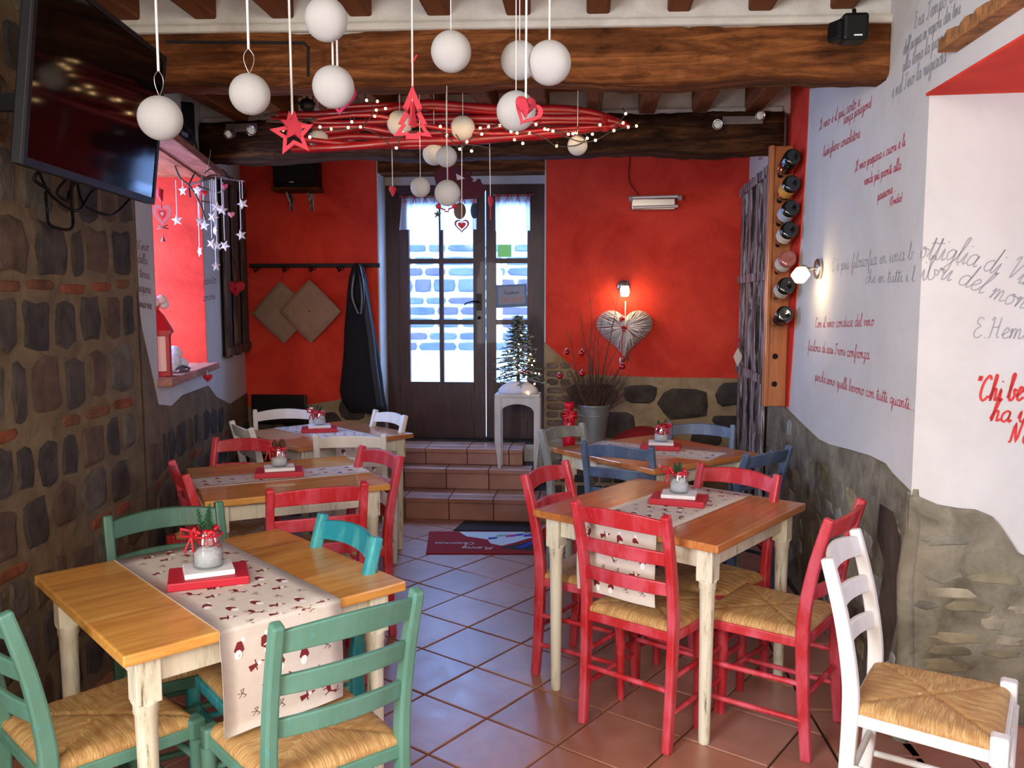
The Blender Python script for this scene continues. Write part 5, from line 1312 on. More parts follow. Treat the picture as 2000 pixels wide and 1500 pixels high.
# heater
p = backpt(1277, 397, .0); t = thing('infrared_heater', 'chrome infrared strip heater high on the red back wall', 'heater', p, RA); L = BW.hit(1331,397)[0]-BW.hit(1223,397)[0]
M_chrome = simple('brushed_steel', (196,190,186), .25, .9)
mb = MB(); mb.rect_tube([(-L*.42,-.09,-.02),(L*.36,-.09,-.02)], .05, .085, None, (0,1,0)); mb.build('reflector', M_chrome, t, .006)
for z_ in (.028, -.045): mb = MB(); mb.tube([(-L*.40,-.135,z_),(L*.40,-.135,z_+.006)], .012, 10); mb.build('tube', simple('pale_tube', (226,214,206), .2, .3), t)
for s_ in (-1,1): mb = MB(); mb.tube([(s_*L*.47,-.125,.024),(s_*L*.40,-.125,.024)], .021, 12); mb.build('end_cap', simple('grey_cap', (160,150,146), .5), t)
mb = MB(); mb.box((0,-.035,0), (.06,.07,.04)); mb.build('bracket', M_chrome, t)
mb = MB(); mb.tube(smooth([backpt(1231,300,.012),backpt(1228,350,.012),backpt(1240,372,.02),backpt(1248,384,.03)], 5), .005, 6); tag(mb.build('heater_cable', simple('red_painted_cable', (110,20,18), .7)), 'thin red painted cable running up from the heater', 'cable')
# wall lamps
k = NT('lit_frosted_glass'); k.b.inputs['Base Color'].default_value = (1,.95,.8,1); k.b.inputs['Emission Color'].default_value = (1,.86,.56,1); k.b.inputs['Emission Strength'].default_value = 9; M_lit = k.m
def sconce(name, label, p, out, rot, px_w):
    t = thing(name, label, 'lamp', p, 0, 'small spot wall lamps'); o_ = Vector(out); q_ = o_.to_track_quat('Z','Y').to_matrix().to_4x4()
    mb = MB(); mb.lathe([(.001,0),(.052,0),(.052,.018),(.046,.024),(.001,.026)], 24, q_); mb.build('wall_plate', M_chrome, t)
    e = o_*.075+Vector(rot)*.0; mb = MB(); mb.tube([o_*.02, o_*.07, o_*.085+Vector(rot)*.02], .009, 8); mb.build('arm', M_chrome, t)
    rq = Vector(rot).to_track_quat('Z','Y').to_matrix().to_4x4(); mb = MB(); mb.box((0,0,.045), (.062,.062,.066), Matrix.Translation(e) @ rq); mb.build('glass_shade', M_lit, t, .010)
    mb = MB(); mb.lathe([(.001,-.004),(.024,-.004),(.026,.014),(.001,.016)], 14, Matrix.Translation(e) @ rq); mb.build('socket', M_chrome, t)
    l = bpy.data.lights.new('lamp_bulb', 'POINT'); l.energy = 2.2; l.color = (1,.72,.40); l.shadow_soft_size = .03
    lo = bpy.data.objects.new('lamp_bulb', l); COL.objects.link(lo); lo.parent = t; lo.location = e+Vector(rot)*.115
    return t
u_, z_ = RW.hit(1603, 525); sconce('wall_lamp', 'lit spot lamp with square glass shade on the white right wall', RW.pt(u_, z_, .001), RW.n, (-.5,-.25,-.55), 50)
u_, z_ = BW.hit(1218, 560); sconce('wall_lamp', 'lit lamp on the red back wall above the wicker heart', BW.pt(u_, z_, .007), BW.n, (.05,-.55,-.75), 50)
# wicker heart
u_, z_ = BW.hit(1219, 647); p = BW.pt(u_, z_, .05); t = thing('wicker_heart', 'large white wicker heart with red bow below the lit back wall lamp', 'heart wreath', p, RA)
hw_ = (BW.hit(1273,647)[0]-BW.hit(1165,647)[0]); h_ = heart(hw_, 60); M_wick = simple('white_wicker', (206,194,190), .8, var=.08, vscale=30)
h_ = [(x, y*.95+.01) for x, y in h_]
mb = MB(); inner = (0,.035)
core_ = [(inner[0]+(x-inner[0])*.55, inner[1]+(y-inner[1])*.55) for x, y in h_]
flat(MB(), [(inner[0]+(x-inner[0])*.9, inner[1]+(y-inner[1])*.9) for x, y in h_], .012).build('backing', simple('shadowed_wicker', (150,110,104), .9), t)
rr = random.Random(2)
for i_ in range(0, 60):
    for q_ in range(2):
        x, y = h_[i_]; x2, y2 = h_[(i_+1)%60]; f_ = q_/2; X_ = x+(x2-x)*f_; Y_ = y+(y2-y)*f_; j_ = rr.uniform(-.02,.02)
        a_ = Vector((inner[0]+j_*.5+(X_-inner[0])*.12, -.028, inner[1]+(Y_-inner[1])*.12)); b_ = Vector((X_, -.004, Y_)); m_ = (a_+b_)/2+Vector((j_,-.024+rr.uniform(-.004,.004),j_))
        mb.tube([a_, m_, b_+Vector((0,-.006,0)), b_+Vector((0,.012,0))], [.0032,.0046,.0044,.003], 4, caps=False)
o = mb.build('woven_strands', M_wick, t); o['kind'] = 'stuff'
mb = MB()
for q_ in range(8): mb.ball((.015*math.cos(q_*2.2)-.005, -.045-.006*(q_%2), inner[1]-.01+.017*math.sin(q_*2.2)), .010, 8, 6)
mb.tube([(-.01,-.05,.02),(-.02,-.052,-.06),(-.022,-.05,-.13),(-.02,-.045,-.19)], .0035, 6)
for s_ in (-1,1): mb.ball((-.03+.0*s_, -.045, .095+s_*.008), .011, 8, 6); mb.ball((-.012, -.045, .10), .012, 8, 6)
mb.build('berry_bow', M_ribbon, t)
mb = MB(); mb.tube([(-.02,-.045,-.19),(-.022,-.045,-.20)], .004); mb.ball((-.012,-.05,-.215), .018, 10, 8, (.8,.6,1.5)); mb.build('red_drop', M_berry, t)
mb = MB(); mb.ball((-.032,-.05,-.225), .014, 10, 8, (.7,.6,1.8)); mb.build('glass_drop', simple('pale_glass_drop', (200,196,206), .15), t)
mb = MB(); mb.tube([(.004,-.02,.10),(.004,-.03,.235)], .004, 6); mb.build('cord', M_cord, t)
# bench ledge with red cloth, bucket with twigs, wrapped bottle
bk = P(1157, 868, 6.28); zl_ = bk.z
t = thing('stone_ledge', 'low rubble ledge at the foot of the back wall under the metal bucket', 'ledge', (.78, 6.42, 0), RA)
mb = MB(); mb.box((0.02,0,zl_/2-.004), (1.05,.44,zl_-.008)); mb.build('masonry', M_mortar, t, .01)
for q_ in range(10):
    for r_ in range(4):
        mb = MB(); mb.box((-.46+.1*q_+(.03 if r_%2 else 0), -.222, .07+.115*r_), (.085,.016,.09)); mb.build('stone', RND.choice(STL), t, .012)
t = thing('red_cloth', 'dark red cloth lying folded on the ledge right of the bucket', 'cloth', (1.02, 6.42, zl_+.001), RA); n = 18; vs = []; fs = []
for j_ in range(n+1):
    for i_ in range(n+1):
        a_ = -1+2*i_/n; b_ = -1+2*j_/n; vs.append((a_*.24, b_*.19, .10*(1-abs(a_)**3)*(1-abs(b_)**4)+.012*math.sin(a_*7+b_*5)*(1-a_*a_)))
for j_ in range(n):
    for i_ in range(n): fs.append((j_*(n+1)+i_, j_*(n+1)+i_+1, (j_+1)*(n+1)+i_+1, (j_+1)*(n+1)+i_))
mb = MB(); mb.add(vs, fs, None, True); mb.build('cloth', simple('deep_red_cloth', (140,8,16), .85), t)
bt = P(1160, 790, 6.28); bh = bt.z-zl_; k_ = bt.z
r1 = (P(1192,790,6.28).x-P(1128,790,6.28).x)/2
t = thing('metal_bucket', 'galvanised metal bucket holding tall bare twigs by the back wall', 'bucket', (bt.x, 6.28, zl_+.001), 0)
mb = MB(); mb.lathe([(.001,0),(r1*.66,0),(r1*.70,.02),(r1*.93,bh*.86),(r1*.95,bh*.9),(r1*.99,bh*.97),(r1*1.02,bh),(r1*.97,bh),(r1*.9,bh*.86),(.001,bh*.8)], 32); mb.build('body', simple('galvanised_metal', (150,154,150), .42, .55, var=.12, vscale=9), t)
mb = MB(); mb.lathe([(r1*.90,bh*.72),(r1*.925,bh*.735),(r1*.91,bh*.75)], 32); mb.build('hoop', MATS['galvanised_metal'], t)
tg = thing('twig_bunch', 'bunch of bare brown twigs standing in the metal bucket', 'twigs', (bt.x, 6.28, zl_+bh*.82), 0); rr = random.Random(9)
M_tw = simple('dry_twig', (92,68,56), .9, var=.25, vscale=30)
mb = MB(); mb2 = MB()
main = [(1180,612),(1098,700),(1106,640),(1132,600),(1235,690),(1262,640),(1210,560),(1150,560),(1200,690),(1165,640),(1120,720),(1245,720)]
for (px, py) in main:
    e = P(px, py, 6.2+rr.uniform(-.1,.1))-tg.location; b = Vector((rr.uniform(-.07,.07), rr.uniform(-.05,.05), 0)); pts = [b, b.lerp(e,.35)+Vector((rr.uniform(-.02,.02),0,.03)), b.lerp(e,.7)+Vector((rr.uniform(-.02,.02),0,.01)), e]
    mb.tube(smooth(pts, 4), [.0055-.0045*i_/12 for i_ in range(13)], 5)
    for q_ in range(6):
        f_ = rr.uniform(.3,.9); s_ = b.lerp(e, f_); d = Vector((rr.uniform(-.6,.6), rr.uniform(-.4,.4), 1)).normalized(); mb.tube([s_, s_+d*rr.uniform(.06,.16)], [.002,.0007], 4, caps=False)
mb.build('long_twigs', M_tw, tg)['kind'] = 'stuff'
for q_ in range(420):
    a_ = rr.uniform(-1,1); e = Vector((a_*.29+rr.uniform(-.03,.03), rr.uniform(-.12,.1), rr.uniform(.12,.36)*(1.1-abs(a_)*.35))); b = Vector((a_*.08, rr.uniform(-.05,.05), 0)); m_ = b.lerp(e,.5)+Vector((rr.uniform(-.03,.03),0,.01))
    mb2.tube([b, m_, e], [.0022,.0018,.0006], 3, caps=False)
mb2.build('fine_twigs', M_tw, tg)['kind'] = 'stuff'
for (px, py) in ((1107,688),(1136,690),(1216,716),(1093,735),(1137,730),(1245,700)):
    if px == 1245: continue
    p = P(px, py, 6.12); t = thing('red_bauble', {1107:'red bauble at the top left of the twigs in the bucket',1136:'red bauble near the top centre of the bucket twigs',1216:'red bauble just below the tip of the wicker heart',1093:'lowest left red bauble hanging over the brick edge',1137:'red bauble low in the middle of the bucket twigs'}[px], 'bauble', p, 0, 'red baubles on the twigs')
    mb = MB(); mb.ball((0,0,0), .022, 18, 12); mb.build('ball', simple('shiny_red_glass', (176,6,24), .12, .35, coat=.8), t)
    mb = MB(); mb.lathe([(.007,.019),(.007,.029),(.003,.031),(.001,.036)], 10); mb.tube([(0,0,.035),(.0,.02,.075)], .001, 4); mb.build('cap', M_chrome, t)
p = P(1112, 868, 6.16); t = thing('wrapped_bottle', 'bottle gift wrapped in bright red paper with a big bow', 'gift', (p.x, 6.2, zl_+.001), 0)
mb = MB(); mb.lathe([(.001,0),(.046,0),(.048,.04),(.047,.17),(.036,.22),(.026,.25),(.038,.30),(.042,.33),(.030,.325),(.001,.30)], 14); mb.build('wrapping', simple('bright_red_foil', (214,12,40), .35, coat=.3), t)
mb = MB()
for s_ in range(8): a_ = s_*PI/4; mb.tube([(0,-.04,.235), (.045*math.cos(a_), -.06, .235+.04*math.sin(a_)), (.06*math.cos(a_+.5), -.055, .235+.05*math.sin(a_+.5)), (0,-.045,.235)], .011, 6)
mb.build('bow', MATS['bright_red_foil'], t)
# sign and sticker on the door
u0, z1 = dh(969,556); u1, z0 = dh(1030,600); t = thing('door_sign', 'small grey door sign tilted on the narrow glazed leaf', 'sign', DW.pt((u0+u1)/2, (z0+z1)/2, .026), RA)
w_, h2 = (u1-u0), (z1-z0); Mx = Matrix.Rotation(R(2.5), 4, 'Y').inverted() @ XZ
mb = MB(); mb.prism([(-w_/2,-h2/2),(w_/2,-h2/2),(w_/2,h2/2),(-w_/2,h2/2)], .004, Mx); mb.build('board', simple('blue_grey_card', (112,130,146), .7), t)
mb = MB(); mb.prism([(-w_*.42,-h2*.36),(w_*.42,-h2*.36),(w_*.42,h2*.42),(-w_*.42,h2*.42)], .0006, Mx @ Matrix.Translation((0,0,.0042))); mb.build('face', simple('light_grey_card', (156,156,162), .7), t)
def swr(txt, x0_, y0_, L_, xh_, m_, st_): write(txt, lambda x, y: (Mx @ Vector((x0_+x, y0_+y, .0054))), L_, xh_, st_, m_, t, 'lettering')
M_ink = simple('dark_ink', (70,74,82), .7); M_or = simple('orange_ink', (196,132,84), .7)
swr('Siamo', -w_*.26, h2*.08, w_*.5, .016, M_ink, .004)
fnt = {'C':[[(1,1.7),(.5,2),(.1,1.2),(.1,.8),(.5,0),(1,.3)]],'H':[[(.1,0),(.1,2)],[(.9,0),(.9,2)],[(.1,1),(.9,1)]],'I':[[(.5,0),(.5,2)]],'U':[[(.1,2),(.1,.4),(.5,0),(.9,.4),(.9,2)]],'S':[[(.9,1.8),(.5,2),(.1,1.5),(.9,.6),(.5,0),(.1,.2)]],'O':[[(.5,0),(.05,1),(.5,2),(.95,1),(.5,0)]]}
mb = MB(); x_ = -w_*.36
for ch in 'CHIUSO':
    for stk in fnt[ch]:
        for i_ in range(len(stk)-1):
            pl_ = stroke((x_+stk[i_][0]*.024, -h2*.27+stk[i_][1]*.020), (x_+stk[i_+1][0]*.024, -h2*.27+stk[i_+1][1]*.020), .007); mb.add([Mx @ Vector((a_, b_, .0054)) for a_, b_ in pl_], [(0,1,2,3)])
    x_ += w_*.125
mb.build('lettering', M_or, t)
u0, z1 = dh(972,478); u1, z0 = dh(999,502); mb = MB(); dbox(mb, DW, u0, u1, z0, z1, .003, .005); tag(mb.build('green_sticker', simple('green_sticker_paper', (128,206,120), .6, emit=.25)), 'small green sticker on the upper pane of the narrow leaf', 'sticker')

# ------------------------------------------------------------------ bottle rack on the right wall
pt0 = P(1520, 285, 5.0); pb0 = P(1516, 793, 5.0); rx0 = P(1496, 540, 5.0).x; rx1 = P(1541, 540, 5.0).x
t = thing('bottle_rack', 'tall honey wood bottle rack board at the red strip of the right wall', 'rack', ((rx0+rx1)/2, 5.0, pb0.z), 0)
RWd = rx1-rx0; RH = pt0.z-pb0.z; M_rack = wood('varnished_rack_wood', (150,88,44), (178,110,62), (190,124,74), (9,9,1), .4, .05, .3)
mb = MB(); mb.box((0,.012,RH/2), (RWd,.024,RH)); mb.build('board', M_rack, t, .003)
mb = MB(); mb.box((-RWd/2+.012,-.012,RH/2), (.022,.026,RH)); mb.build('edge_batten', M_rack, t, .003)
for z_ in (P(1515,696,5).z, P(1515,750,5).z):
    mb = MB(); mb.lathe([(.001,0),(.017,0),(.017,.0015),(.001,.0015)], 16, Matrix.Translation((.0,-.0005,z_-pb0.z)) @ XZ); mb.build('bottle_hole', M_dark, t)
M_bot = NT('dark_bottle_glass'); M_bot.b.inputs['Base Color'].default_value = (.006,.008,.006,1); M_bot.b.inputs['Roughness'].default_value = .08; M_bot.b.inputs['Coat Weight'].default_value = 1; M_bot = M_bot.m
M_rose = simple('rose_bottle_glass', (150,84,76), .1, coat=.8); M_lab = simple('cream_paper_label', (206,198,172), .8); M_lab2 = simple('grey_paper_label', (178,180,180), .8); M_labo = simple('orange_paper_label', (214,150,60), .8); M_caps = simple('dark_capsule', (30,14,18), .35)
bots = [(1550,304,M_bot,None,'topmost dark wine bottle in the wall rack'),(1548,356,M_bot,M_labo,'dark wine bottle with an orange label, second from the top of the rack'),(1546,404,M_bot,M_lab2,'dark wine bottle with a grey white label, third from the top of the rack'),(1543,447,M_bot,M_lab,'dark wine bottle with a cream label just above the rose bottle'),(1540,503,M_rose,M_lab,'pink rose wine bottle in the wall rack behind the lamp'),(1537,556,M_bot,M_lab,'dark wine bottle just below the lamp in the rack'),(1534,612,M_bot,M_caps,'lowest dark wine bottle in the rack above two empty holes')]
for px, py, m_, lb, lab in bots:
    base = P(px, py, 4.74); neck = Vector((pt0.x*.0+(rx0+rx1)/2+.0, 5.03, base.z-.075)); ax = (base-neck).normalized(); L = .30
    b_ = thing('wine_bottle', lab, 'bottle', neck, 0, 'wine bottles in the wall rack'); q_ = ax.to_track_quat('Z','Y').to_matrix().to_4x4()
    mb = MB(); mb.lathe([(.001,0),(.016,0),(.016,.02),(.015,.022),(.015,.075),(.024,.095),(.042,.125),(.0475,.15),(.0475,.285),(.042,.298),(.025,.294),(.001,.288)], 24, q_); b2_ = mb.build('bottle', m_, b_)
    mb = MB(); mb.lathe([(.0165,.0),(.0167,.055)], 18, q_); mb.build('capsule', M_caps, b2_)
    if lb:
        n = 14; vs = []; fs = []
        for i_ in range(n+1):
            a_ = -1.1+2.2*i_/n+PI*1.25
            for z_ in (.180,.262): vs.append(q_ @ Vector((.0483*math.cos(a_), .0483*math.sin(a_), z_)))
        for i_ in range(n): fs.append((2*i_, 2*i_+1, 2*i_+3, 2*i_+2))
        mb = MB(); mb.add(vs, fs, None, True); mb.add([v+Vector((0,0,0)) for v in vs], [f_[::-1] for f_ in fs][:0]); mb.build('label', lb, b2_)

# rough timber shelf strip over the alcove
a0 = RW.hit(1868, 92); 
def lint(u, v): 
    d_ = ray(u, v); o_ = Vector((0,0,H)); t_ = (LINT.a-o_).dot(LINT.n)/d_.dot(LINT.n); p_ = o_+d_*t_; return (p_-LINT.a).dot(LINT.d), p_.z
ua, za = lint(1870, 88); ub, zb = lint(1995, 10)
t = thing('rustic_shelf', 'rough brown timber strip with bark edge above the red alcove', 'shelf', LINT.pt(ua, za, 0), 0); b0 = t.location.copy(); rr = random.Random(4)
n = 26; vs = []; fs = []; UL = max(ub+.25, .7)
sgn = -1 if LINT.n.x > 0 else 1
for i_ in range(n+1):
    u_ = ua+(UL-ua)*i_/n
    for (z_, o_) in ((za-.022,.001),(za-.022,.06),(za+.018+rr.uniform(-.006,.008),.062+rr.uniform(-.004,.004)),(za+.022,.001)): vs.append(LINT.pt(u_, z_, o_*sgn)-b0)
for i_ in range(n):
    for j_ in range(4): fs.append((i_*4+j_, i_*4+(j_+1)%4, (i_+1)*4+(j_+1)%4, (i_+1)*4+j_))
fs += [(3,2,1,0), tuple(n*4+j_ for j_ in range(4))]
mb = MB(); mb.add(vs, fs); mb.build('timber', simple('rough_bark_timber', (150,100,54), .9, var=.5, vscale=22, bump=1, bscale=40), t)
# little loudspeaker at the end of the front beam
p = P(1663, 57, 3.24); t = thing('small_loudspeaker', 'small black loudspeaker fixed to the right end of the nearest beam', 'speaker', p, RA)
mb = MB(); mb.box((.006,.0,0), (.092,.085,.098)); mb.build('cabinet', M_black, t, .012)
mb = MB(); mb.box((-.045,.01,-.004), (.05,.07,.075), rz=.5); mb.build('side_fin', M_black, t, .012)
mb = MB(); mb.box((.012,-.044,-.034), (.030,.002,.005)); mb.build('badge', MATS['white_badge'], t)
mb = MB(); mb.tube([(.02,.03,.04),(.02,.045,.085)], .008, 6); mb.build('bracket', M_black, t)
# spotlight bars
def spotbar(name, label, pa, pb, heads):
    p = (pa+pb)/2; t = thing(name, label, 'spotlight', p, RA); L = (pb-pa).length
    mb = MB(); mb.box((0,.008,0), (L,.02,.045)); mb.build('bar', simple('satin_nickel', (158,150,140), .35, .6), t, .003)
    for q_, (px, py) in enumerate(heads):
        h_ = P(px, py, p.y-.06)-p; h_ = Matrix.Rotation(-RA, 3, 'Z') @ h_; d = Vector((-.35 if q_ == 0 else .2, -1, -.15)).normalized(); M_ = Matrix.Translation(h_) @ d.to_track_quat('Z','Y').to_matrix().to_4x4()
        mb = MB(); mb.lathe([(.010,-.05),(.022,-.045),(.028,.0),(.030,.012),(.026,.012),(.022,.002),(.001,.0)], 20, M_); mb.build('lamp_head', M_chrome, t)
        mb = MB(); mb.lathe([(.001,.003),(.020,.004)], 16, M_); mb.build('lens', simple('pale_lens', (214,208,196), .15, emit=.25), t)
        mb = MB(); mb.tube([h_+Vector((0,.03,0)), (h_.x*.9, -.005, 0)], .006, 6); mb.build('arm', M_chrome, t)
spotbar('spotlight_bar', 'two headed chrome spotlight bar at the right end of the rear beam', P(1412,236,5.09), P(1490,232,5.09), ((1402,243),(1484,226)))
spotbar('spotlight_bar', 'two headed spotlight bar at the left end of the rear beam', P(440,250,5.30), P(502,247,5.30), ((447,262),(491,255)))

# ------------------------------------------------------------------ hanging branch bundle, fairy lights, paper balls, ornaments
YB = 4.05
bun = thing('red_branch_bundle', 'long bundle of red painted branches hanging between the beams', 'branches', P(840,250,YB), 0); b0 = bun.location.copy()
M_rbr = simple('red_painted_branch', (132,8,20), .4, var=.25, vscale=8, coat=.2)
rr = random.Random(12)
brs = [([(545,222),(640,222),(760,214),(840,204),(960,212),(1110,214),(1180,226),(1215,240)],8),([(530,232),(640,240),(760,238),(900,232),(1000,232),(1120,226),(1210,238)],7),([(560,262),(660,255),(780,240),(900,240),(1020,246),(1120,248),(1205,246)],8),
       ([(575,285),(680,268),(780,268),(900,262),(1020,258),(1140,246),(1215,243)],8),([(570,292),(680,288),(800,276),(900,276),(1000,268),(1100,256),(1200,246)],9),([(600,250),(700,248),(800,262),(940,254),(1060,238),(1190,240)],6),
       ([(560,242),(650,250),(760,228),(880,222),(1000,222),(1120,236),(1200,244)],6),([(590,272),(700,282),(820,284),(940,272),(1060,266),(1150,254)],7),([(640,212),(760,206),(900,214),(1040,220),(1150,224),(1205,236)],7),
       ([(620,232),(720,226),(830,246),(960,262),(1080,252),(1190,248)],5),([(1000,228),(1080,232),(1170,232),(1230,246)],8),([(980,250),(1080,262),(1170,248),(1222,240)],7)]
for i_, (pts, w_) in enumerate(brs):
    dy = rr.uniform(-.09,.09)
    q_ = smooth([P(a_, b_+rr.uniform(-1.5,1.5), YB+dy*(1-abs((a_-880)/380)**2*.6))-b0 for a_, b_ in pts], 4); n = len(q_); mb = MB()
    mb.tube(q_, [w_*.0027*(.55+.6*math.sin(PI*(.15+.75*j_/n)))*.8*(1+.06*math.sin(j_*1.7+i_)) for j_ in range(n)], 8); mb.build('branch', M_rbr, bun)
for pts in ([(515,226),(560,218),(620,222)],[(520,236),(570,238),(640,232)],[(680,226),(740,220),(800,205)]):
    mb = MB(); mb.tube(smooth([P(a_, b_, YB)-b0 for a_, b_ in pts], 4), .006, 6); mb.build('thin_branch', M_twig, bun)
mb = MB()
for a_, x_ in ((612,1),(714,0),(1170,0)):
    q_ = P(a_, 235, YB); top_ = Vector((q_.x, q_.y, CZ-.01)); mb.tube([q_-b0, top_-b0], .0035, 5)
mb.build('suspension_cord', M_wire, bun)
mb = MB(); 
for q_ in range(9): mb.tube([P(1176+q_*.8, 228+ (q_%3)*2, YB-.02)-b0, P(1186-q_, 256-(q_%2)*3, YB-.03)-b0], .012, 5)
mb.build('tie', M_rbr, bun)
t = thing('cable_reel', 'black plug and coiled cable on the left of the red branches', 'plug', P(600,205,YB-.02), 0)
mb = MB(); mb.ball((0,0,0), .034, 12, 8, (1.1,1,.9)); mb.ball((-.005,0,-.10), .03, 12, 8); 
mb.tube(smooth([(-.02,0,.01),(-.07,0,0),(-.085,0,-.05),(-.05,0,-.10),(0,0,-.09)], 4), .006, 6); q_ = P(598,185,YB-.02)-t.location; mb.tube([(0,0,.02), (0.0,.0,CZ-t.location.z-.005)], .005, 6); mb.build('plug', M_black, t)
# cable along the beam
mb = MB(); mb.tube([P(325,82,3.36),P(460,83,3.36),P(594,84,3.355),P(602,92,3.355),P(602,150,3.355)], .006, 6); tag(mb.build('beam_cable', M_dark), 'dark cable running along the nearest beam on the left', 'cable')
# fairy light chain
fy = thing('fairy_lights', 'warm fairy light chain wound through the red branches', 'lights', P(900,262,YB-.12), 0); b0 = fy.location.copy()
fl_pts = [(553,254),(583,248),(590,244),(625,248),(605,268),(647,252),(680,249),(687,238),(704,248),(716,196),(737,198),(753,212),(732,227),(735,215),(774,289),(787,260),(860,247),(873,265),(876,292),(898,291),(921,295),(912,277),(938,250),(941,262),(954,247),(976,245),(998,257),(1010,260),(1034,260),(1047,243),(1005,273),(1021,280),(1064,252),(1070,253),(1080,256),(1110,262),(1119,261),(1125,260),(1087,285),(1147,270),(1157,262),(1163,274),(1172,244),(1199,255),(1217,240),(1222,222),(1227,248),(1243,246),(1300,5),(497,4)]
for i_, (px, py) in enumerate(fl_pts):
    Y_ = YB-.12+rr.uniform(-.03,.03) if py > 20 else 3.2; 
    if py < 20: continue
    piece('bulb', BULB, fy, Matrix.Translation(P(px, py, Y_)-b0))
wires = [[(553,254),(600,250),(650,252),(704,248),(730,215),(716,196)], [(704,248),(735,262),(774,289),(787,260),(850,256),(873,265),(898,291),(912,277),(938,262),(976,245),(998,257),(1034,260),(1064,270),(1087,285),(1125,284),(1142,272),(1119,261),(1080,256)], [(1080,256),(1130,276),(1163,274),(1199,255),(1243,246)], [(960,290),(935,285),(905,280),(890,262)], [(1199,255),(1222,222)]]
mb = MB()
for w_ in wires: mb.tube(smooth([P(a_, b_, YB-.115)-b0 for a_, b_ in w_], 5), .0026, 5)
for (px, py) in fl_pts[:-2]: q_ = P(px, py, YB-.12)-b0; mb.tube([q_, q_+Vector((rr.uniform(-.03,.03), .01, rr.uniform(.0,.03)))], .0022, 4)
mb.build('wire', M_wire, fy)
l = bpy.data.lights.new('fairy_glow', 'AREA'); l.shape = 'RECTANGLE'; l.size = 1.5; l.size_y = .1; l.energy = .8; l.color = (1,.66,.34)
lo = bpy.data.objects.new('fairy_glow', l); COL.objects.link(lo); lo.location = P(900,262,YB-.2); lo.rotation_euler = (R(115),0,0)
# paper balls
k = NT('white_thread_ball'); f = k.noise(k.coords((40,40,8)), 2.5, 6, .7, 1.5); k.b.inputs['Base Color'].default_value = lin((216,213,207)); k.b.inputs['Roughness'].default_value = .85; k.bump(f, .8, .006)
k.b.inputs['Subsurface Weight'].default_value = .15; k.b.inputs['Subsurface Radius'].default_value = (.02,.02,.02); M_ball = k.m
UB = MB(); UB.ball((0,0,0), 1, 36, 22); UBM = UB.mesh('paper_ball', M_ball)
balls = [(313,231,38,2.30,'lowest left big white ball in front of the television',1),(488,184,36,2.35,'big white ball with wire loop left of the red star',1),(637,38,38,2.25,'big white ball touching the top of the picture, left of centre',1),(651,170,38,2.30,'big white ball directly below the topmost ball, hiding a red ornament',1),
 (881,101,37,2.35,'big white ball hanging alone in front of the nearest beam, centre',1),(1015,118,35,2.55,'shaded big white ball half hidden behind its right neighbour',1),(1073,123,40,2.25,'brightest big white ball in front of the beam, right of centre',1),(1008,217,37,2.40,'big white ball behind the hanging plaid heart',1),
 (904,250,23,4.0,'white ball half hidden among the red branches, centre',0),(781,241,24,4.02,'white ball among the red branches right behind the tree ornament',0),(848,300,22,4.05,'small white ball hidden behind another, just under the branches',0),(872,306,20,3.80,'small white ball in front of its twin, below the branches',0),
 (821,366,19,3.9,'small white ball left of the reindeer, in front of the door frame',0),(874,377,25,3.5,'white ball hanging in front of the reindeer figure',0),(1128,284,19,4.0,'small white ball ringed by fairy lights at the right',0),(622,271,19,4.1,'small white ball beside the red star lit by fairy lights',0),(685,258,16,4.3,'small white ball mostly hidden behind the left red branches',0)]
for px, py, rp_, Y_, lab, big in balls:
    p = P(px, py, Y_); r_ = rp_*(p-Vector((0,0,H))).length/F*.985; t = thing('hanging_ball', lab, 'ball', p, rr.uniform(0,3), 'white hanging balls')
    o = bpy.data.objects.new('ball', UBM); COL.objects.link(o); o.parent = t; o.scale = (r_,)*3
    mb = MB()
    if px in (313, 488):
        for s_ in (-1,1): mb.tube(smooth([(0,0,r_*.98),(s_*.012,0,r_+.028),(s_*.012,0,r_+.05),(0,0,r_+.066)], 3), .0012, 5)
        mb.build('wire_loop', M_chrome, t); mb = MB(); mb.tube([(0,0,r_+.064),(0,0,CZ-p.z)], .0036, 6); mb.build('cord', M_cord, t)
    else:
        mb.tube([(0,0,r_*.98),(0,0,CZ-p.z)], .0028 if px in (651,637,1073) else .0014, 5); mb.build('cord', M_cord, t)
# red cut-out ornaments
M_orn = simple('rose_red_felt', (186,44,58), .75, var=.06, vscale=20)
t = hang_obj('star_ornament', 'red cut out star ornament hanging left of centre', 'star', P(572,262,2.5), Vector((P(563,0,2.5).x, 2.5, CZ)), .15, 'red hanging ornaments', M_cord, .0035)
so_ = star(.066,.030); si_ = star(.040,.017); mb = MB(); mb.ring(so_, si_, .008, Matrix.Translation((0,.004,0)) @ XZ); o = mb.build('outer_star', M_orn, t); o.rotation_euler = (0,R(-8),0)
mb = flat(MB(), star(.044,.020), .008); o = mb.build('inner_star', M_orn, t); o.location = (.006,-.012,.018); o.rotation_euler = (0,0,R(35))
t = hang_obj('tree_ornament', 'red cut out tree ornament hanging before the red branches', 'tree', P(806,236,2.5), Vector((P(806,0,2.5).x, 2.5, CZ)), .1, 'red hanging ornaments', M_cord, .003)
tre = [(0,.10),(-.028,.035),(-.018,.035),(-.042,-.010),(-.030,-.010),(-.055,-.045),(-.02,-.042),(-.02,-.052),(.02,-.052),(.02,-.042),(.055,-.045),(.030,-.010),(.042,-.010),(.018,.035),(.028,.035)]
mb = MB(); mb.ring(tre, [(x*.62, y*.66-.004) for x, y in tre], .008, Matrix.Translation((0,.004,0)) @ XZ); mb.build('outer_tree', M_orn, t)
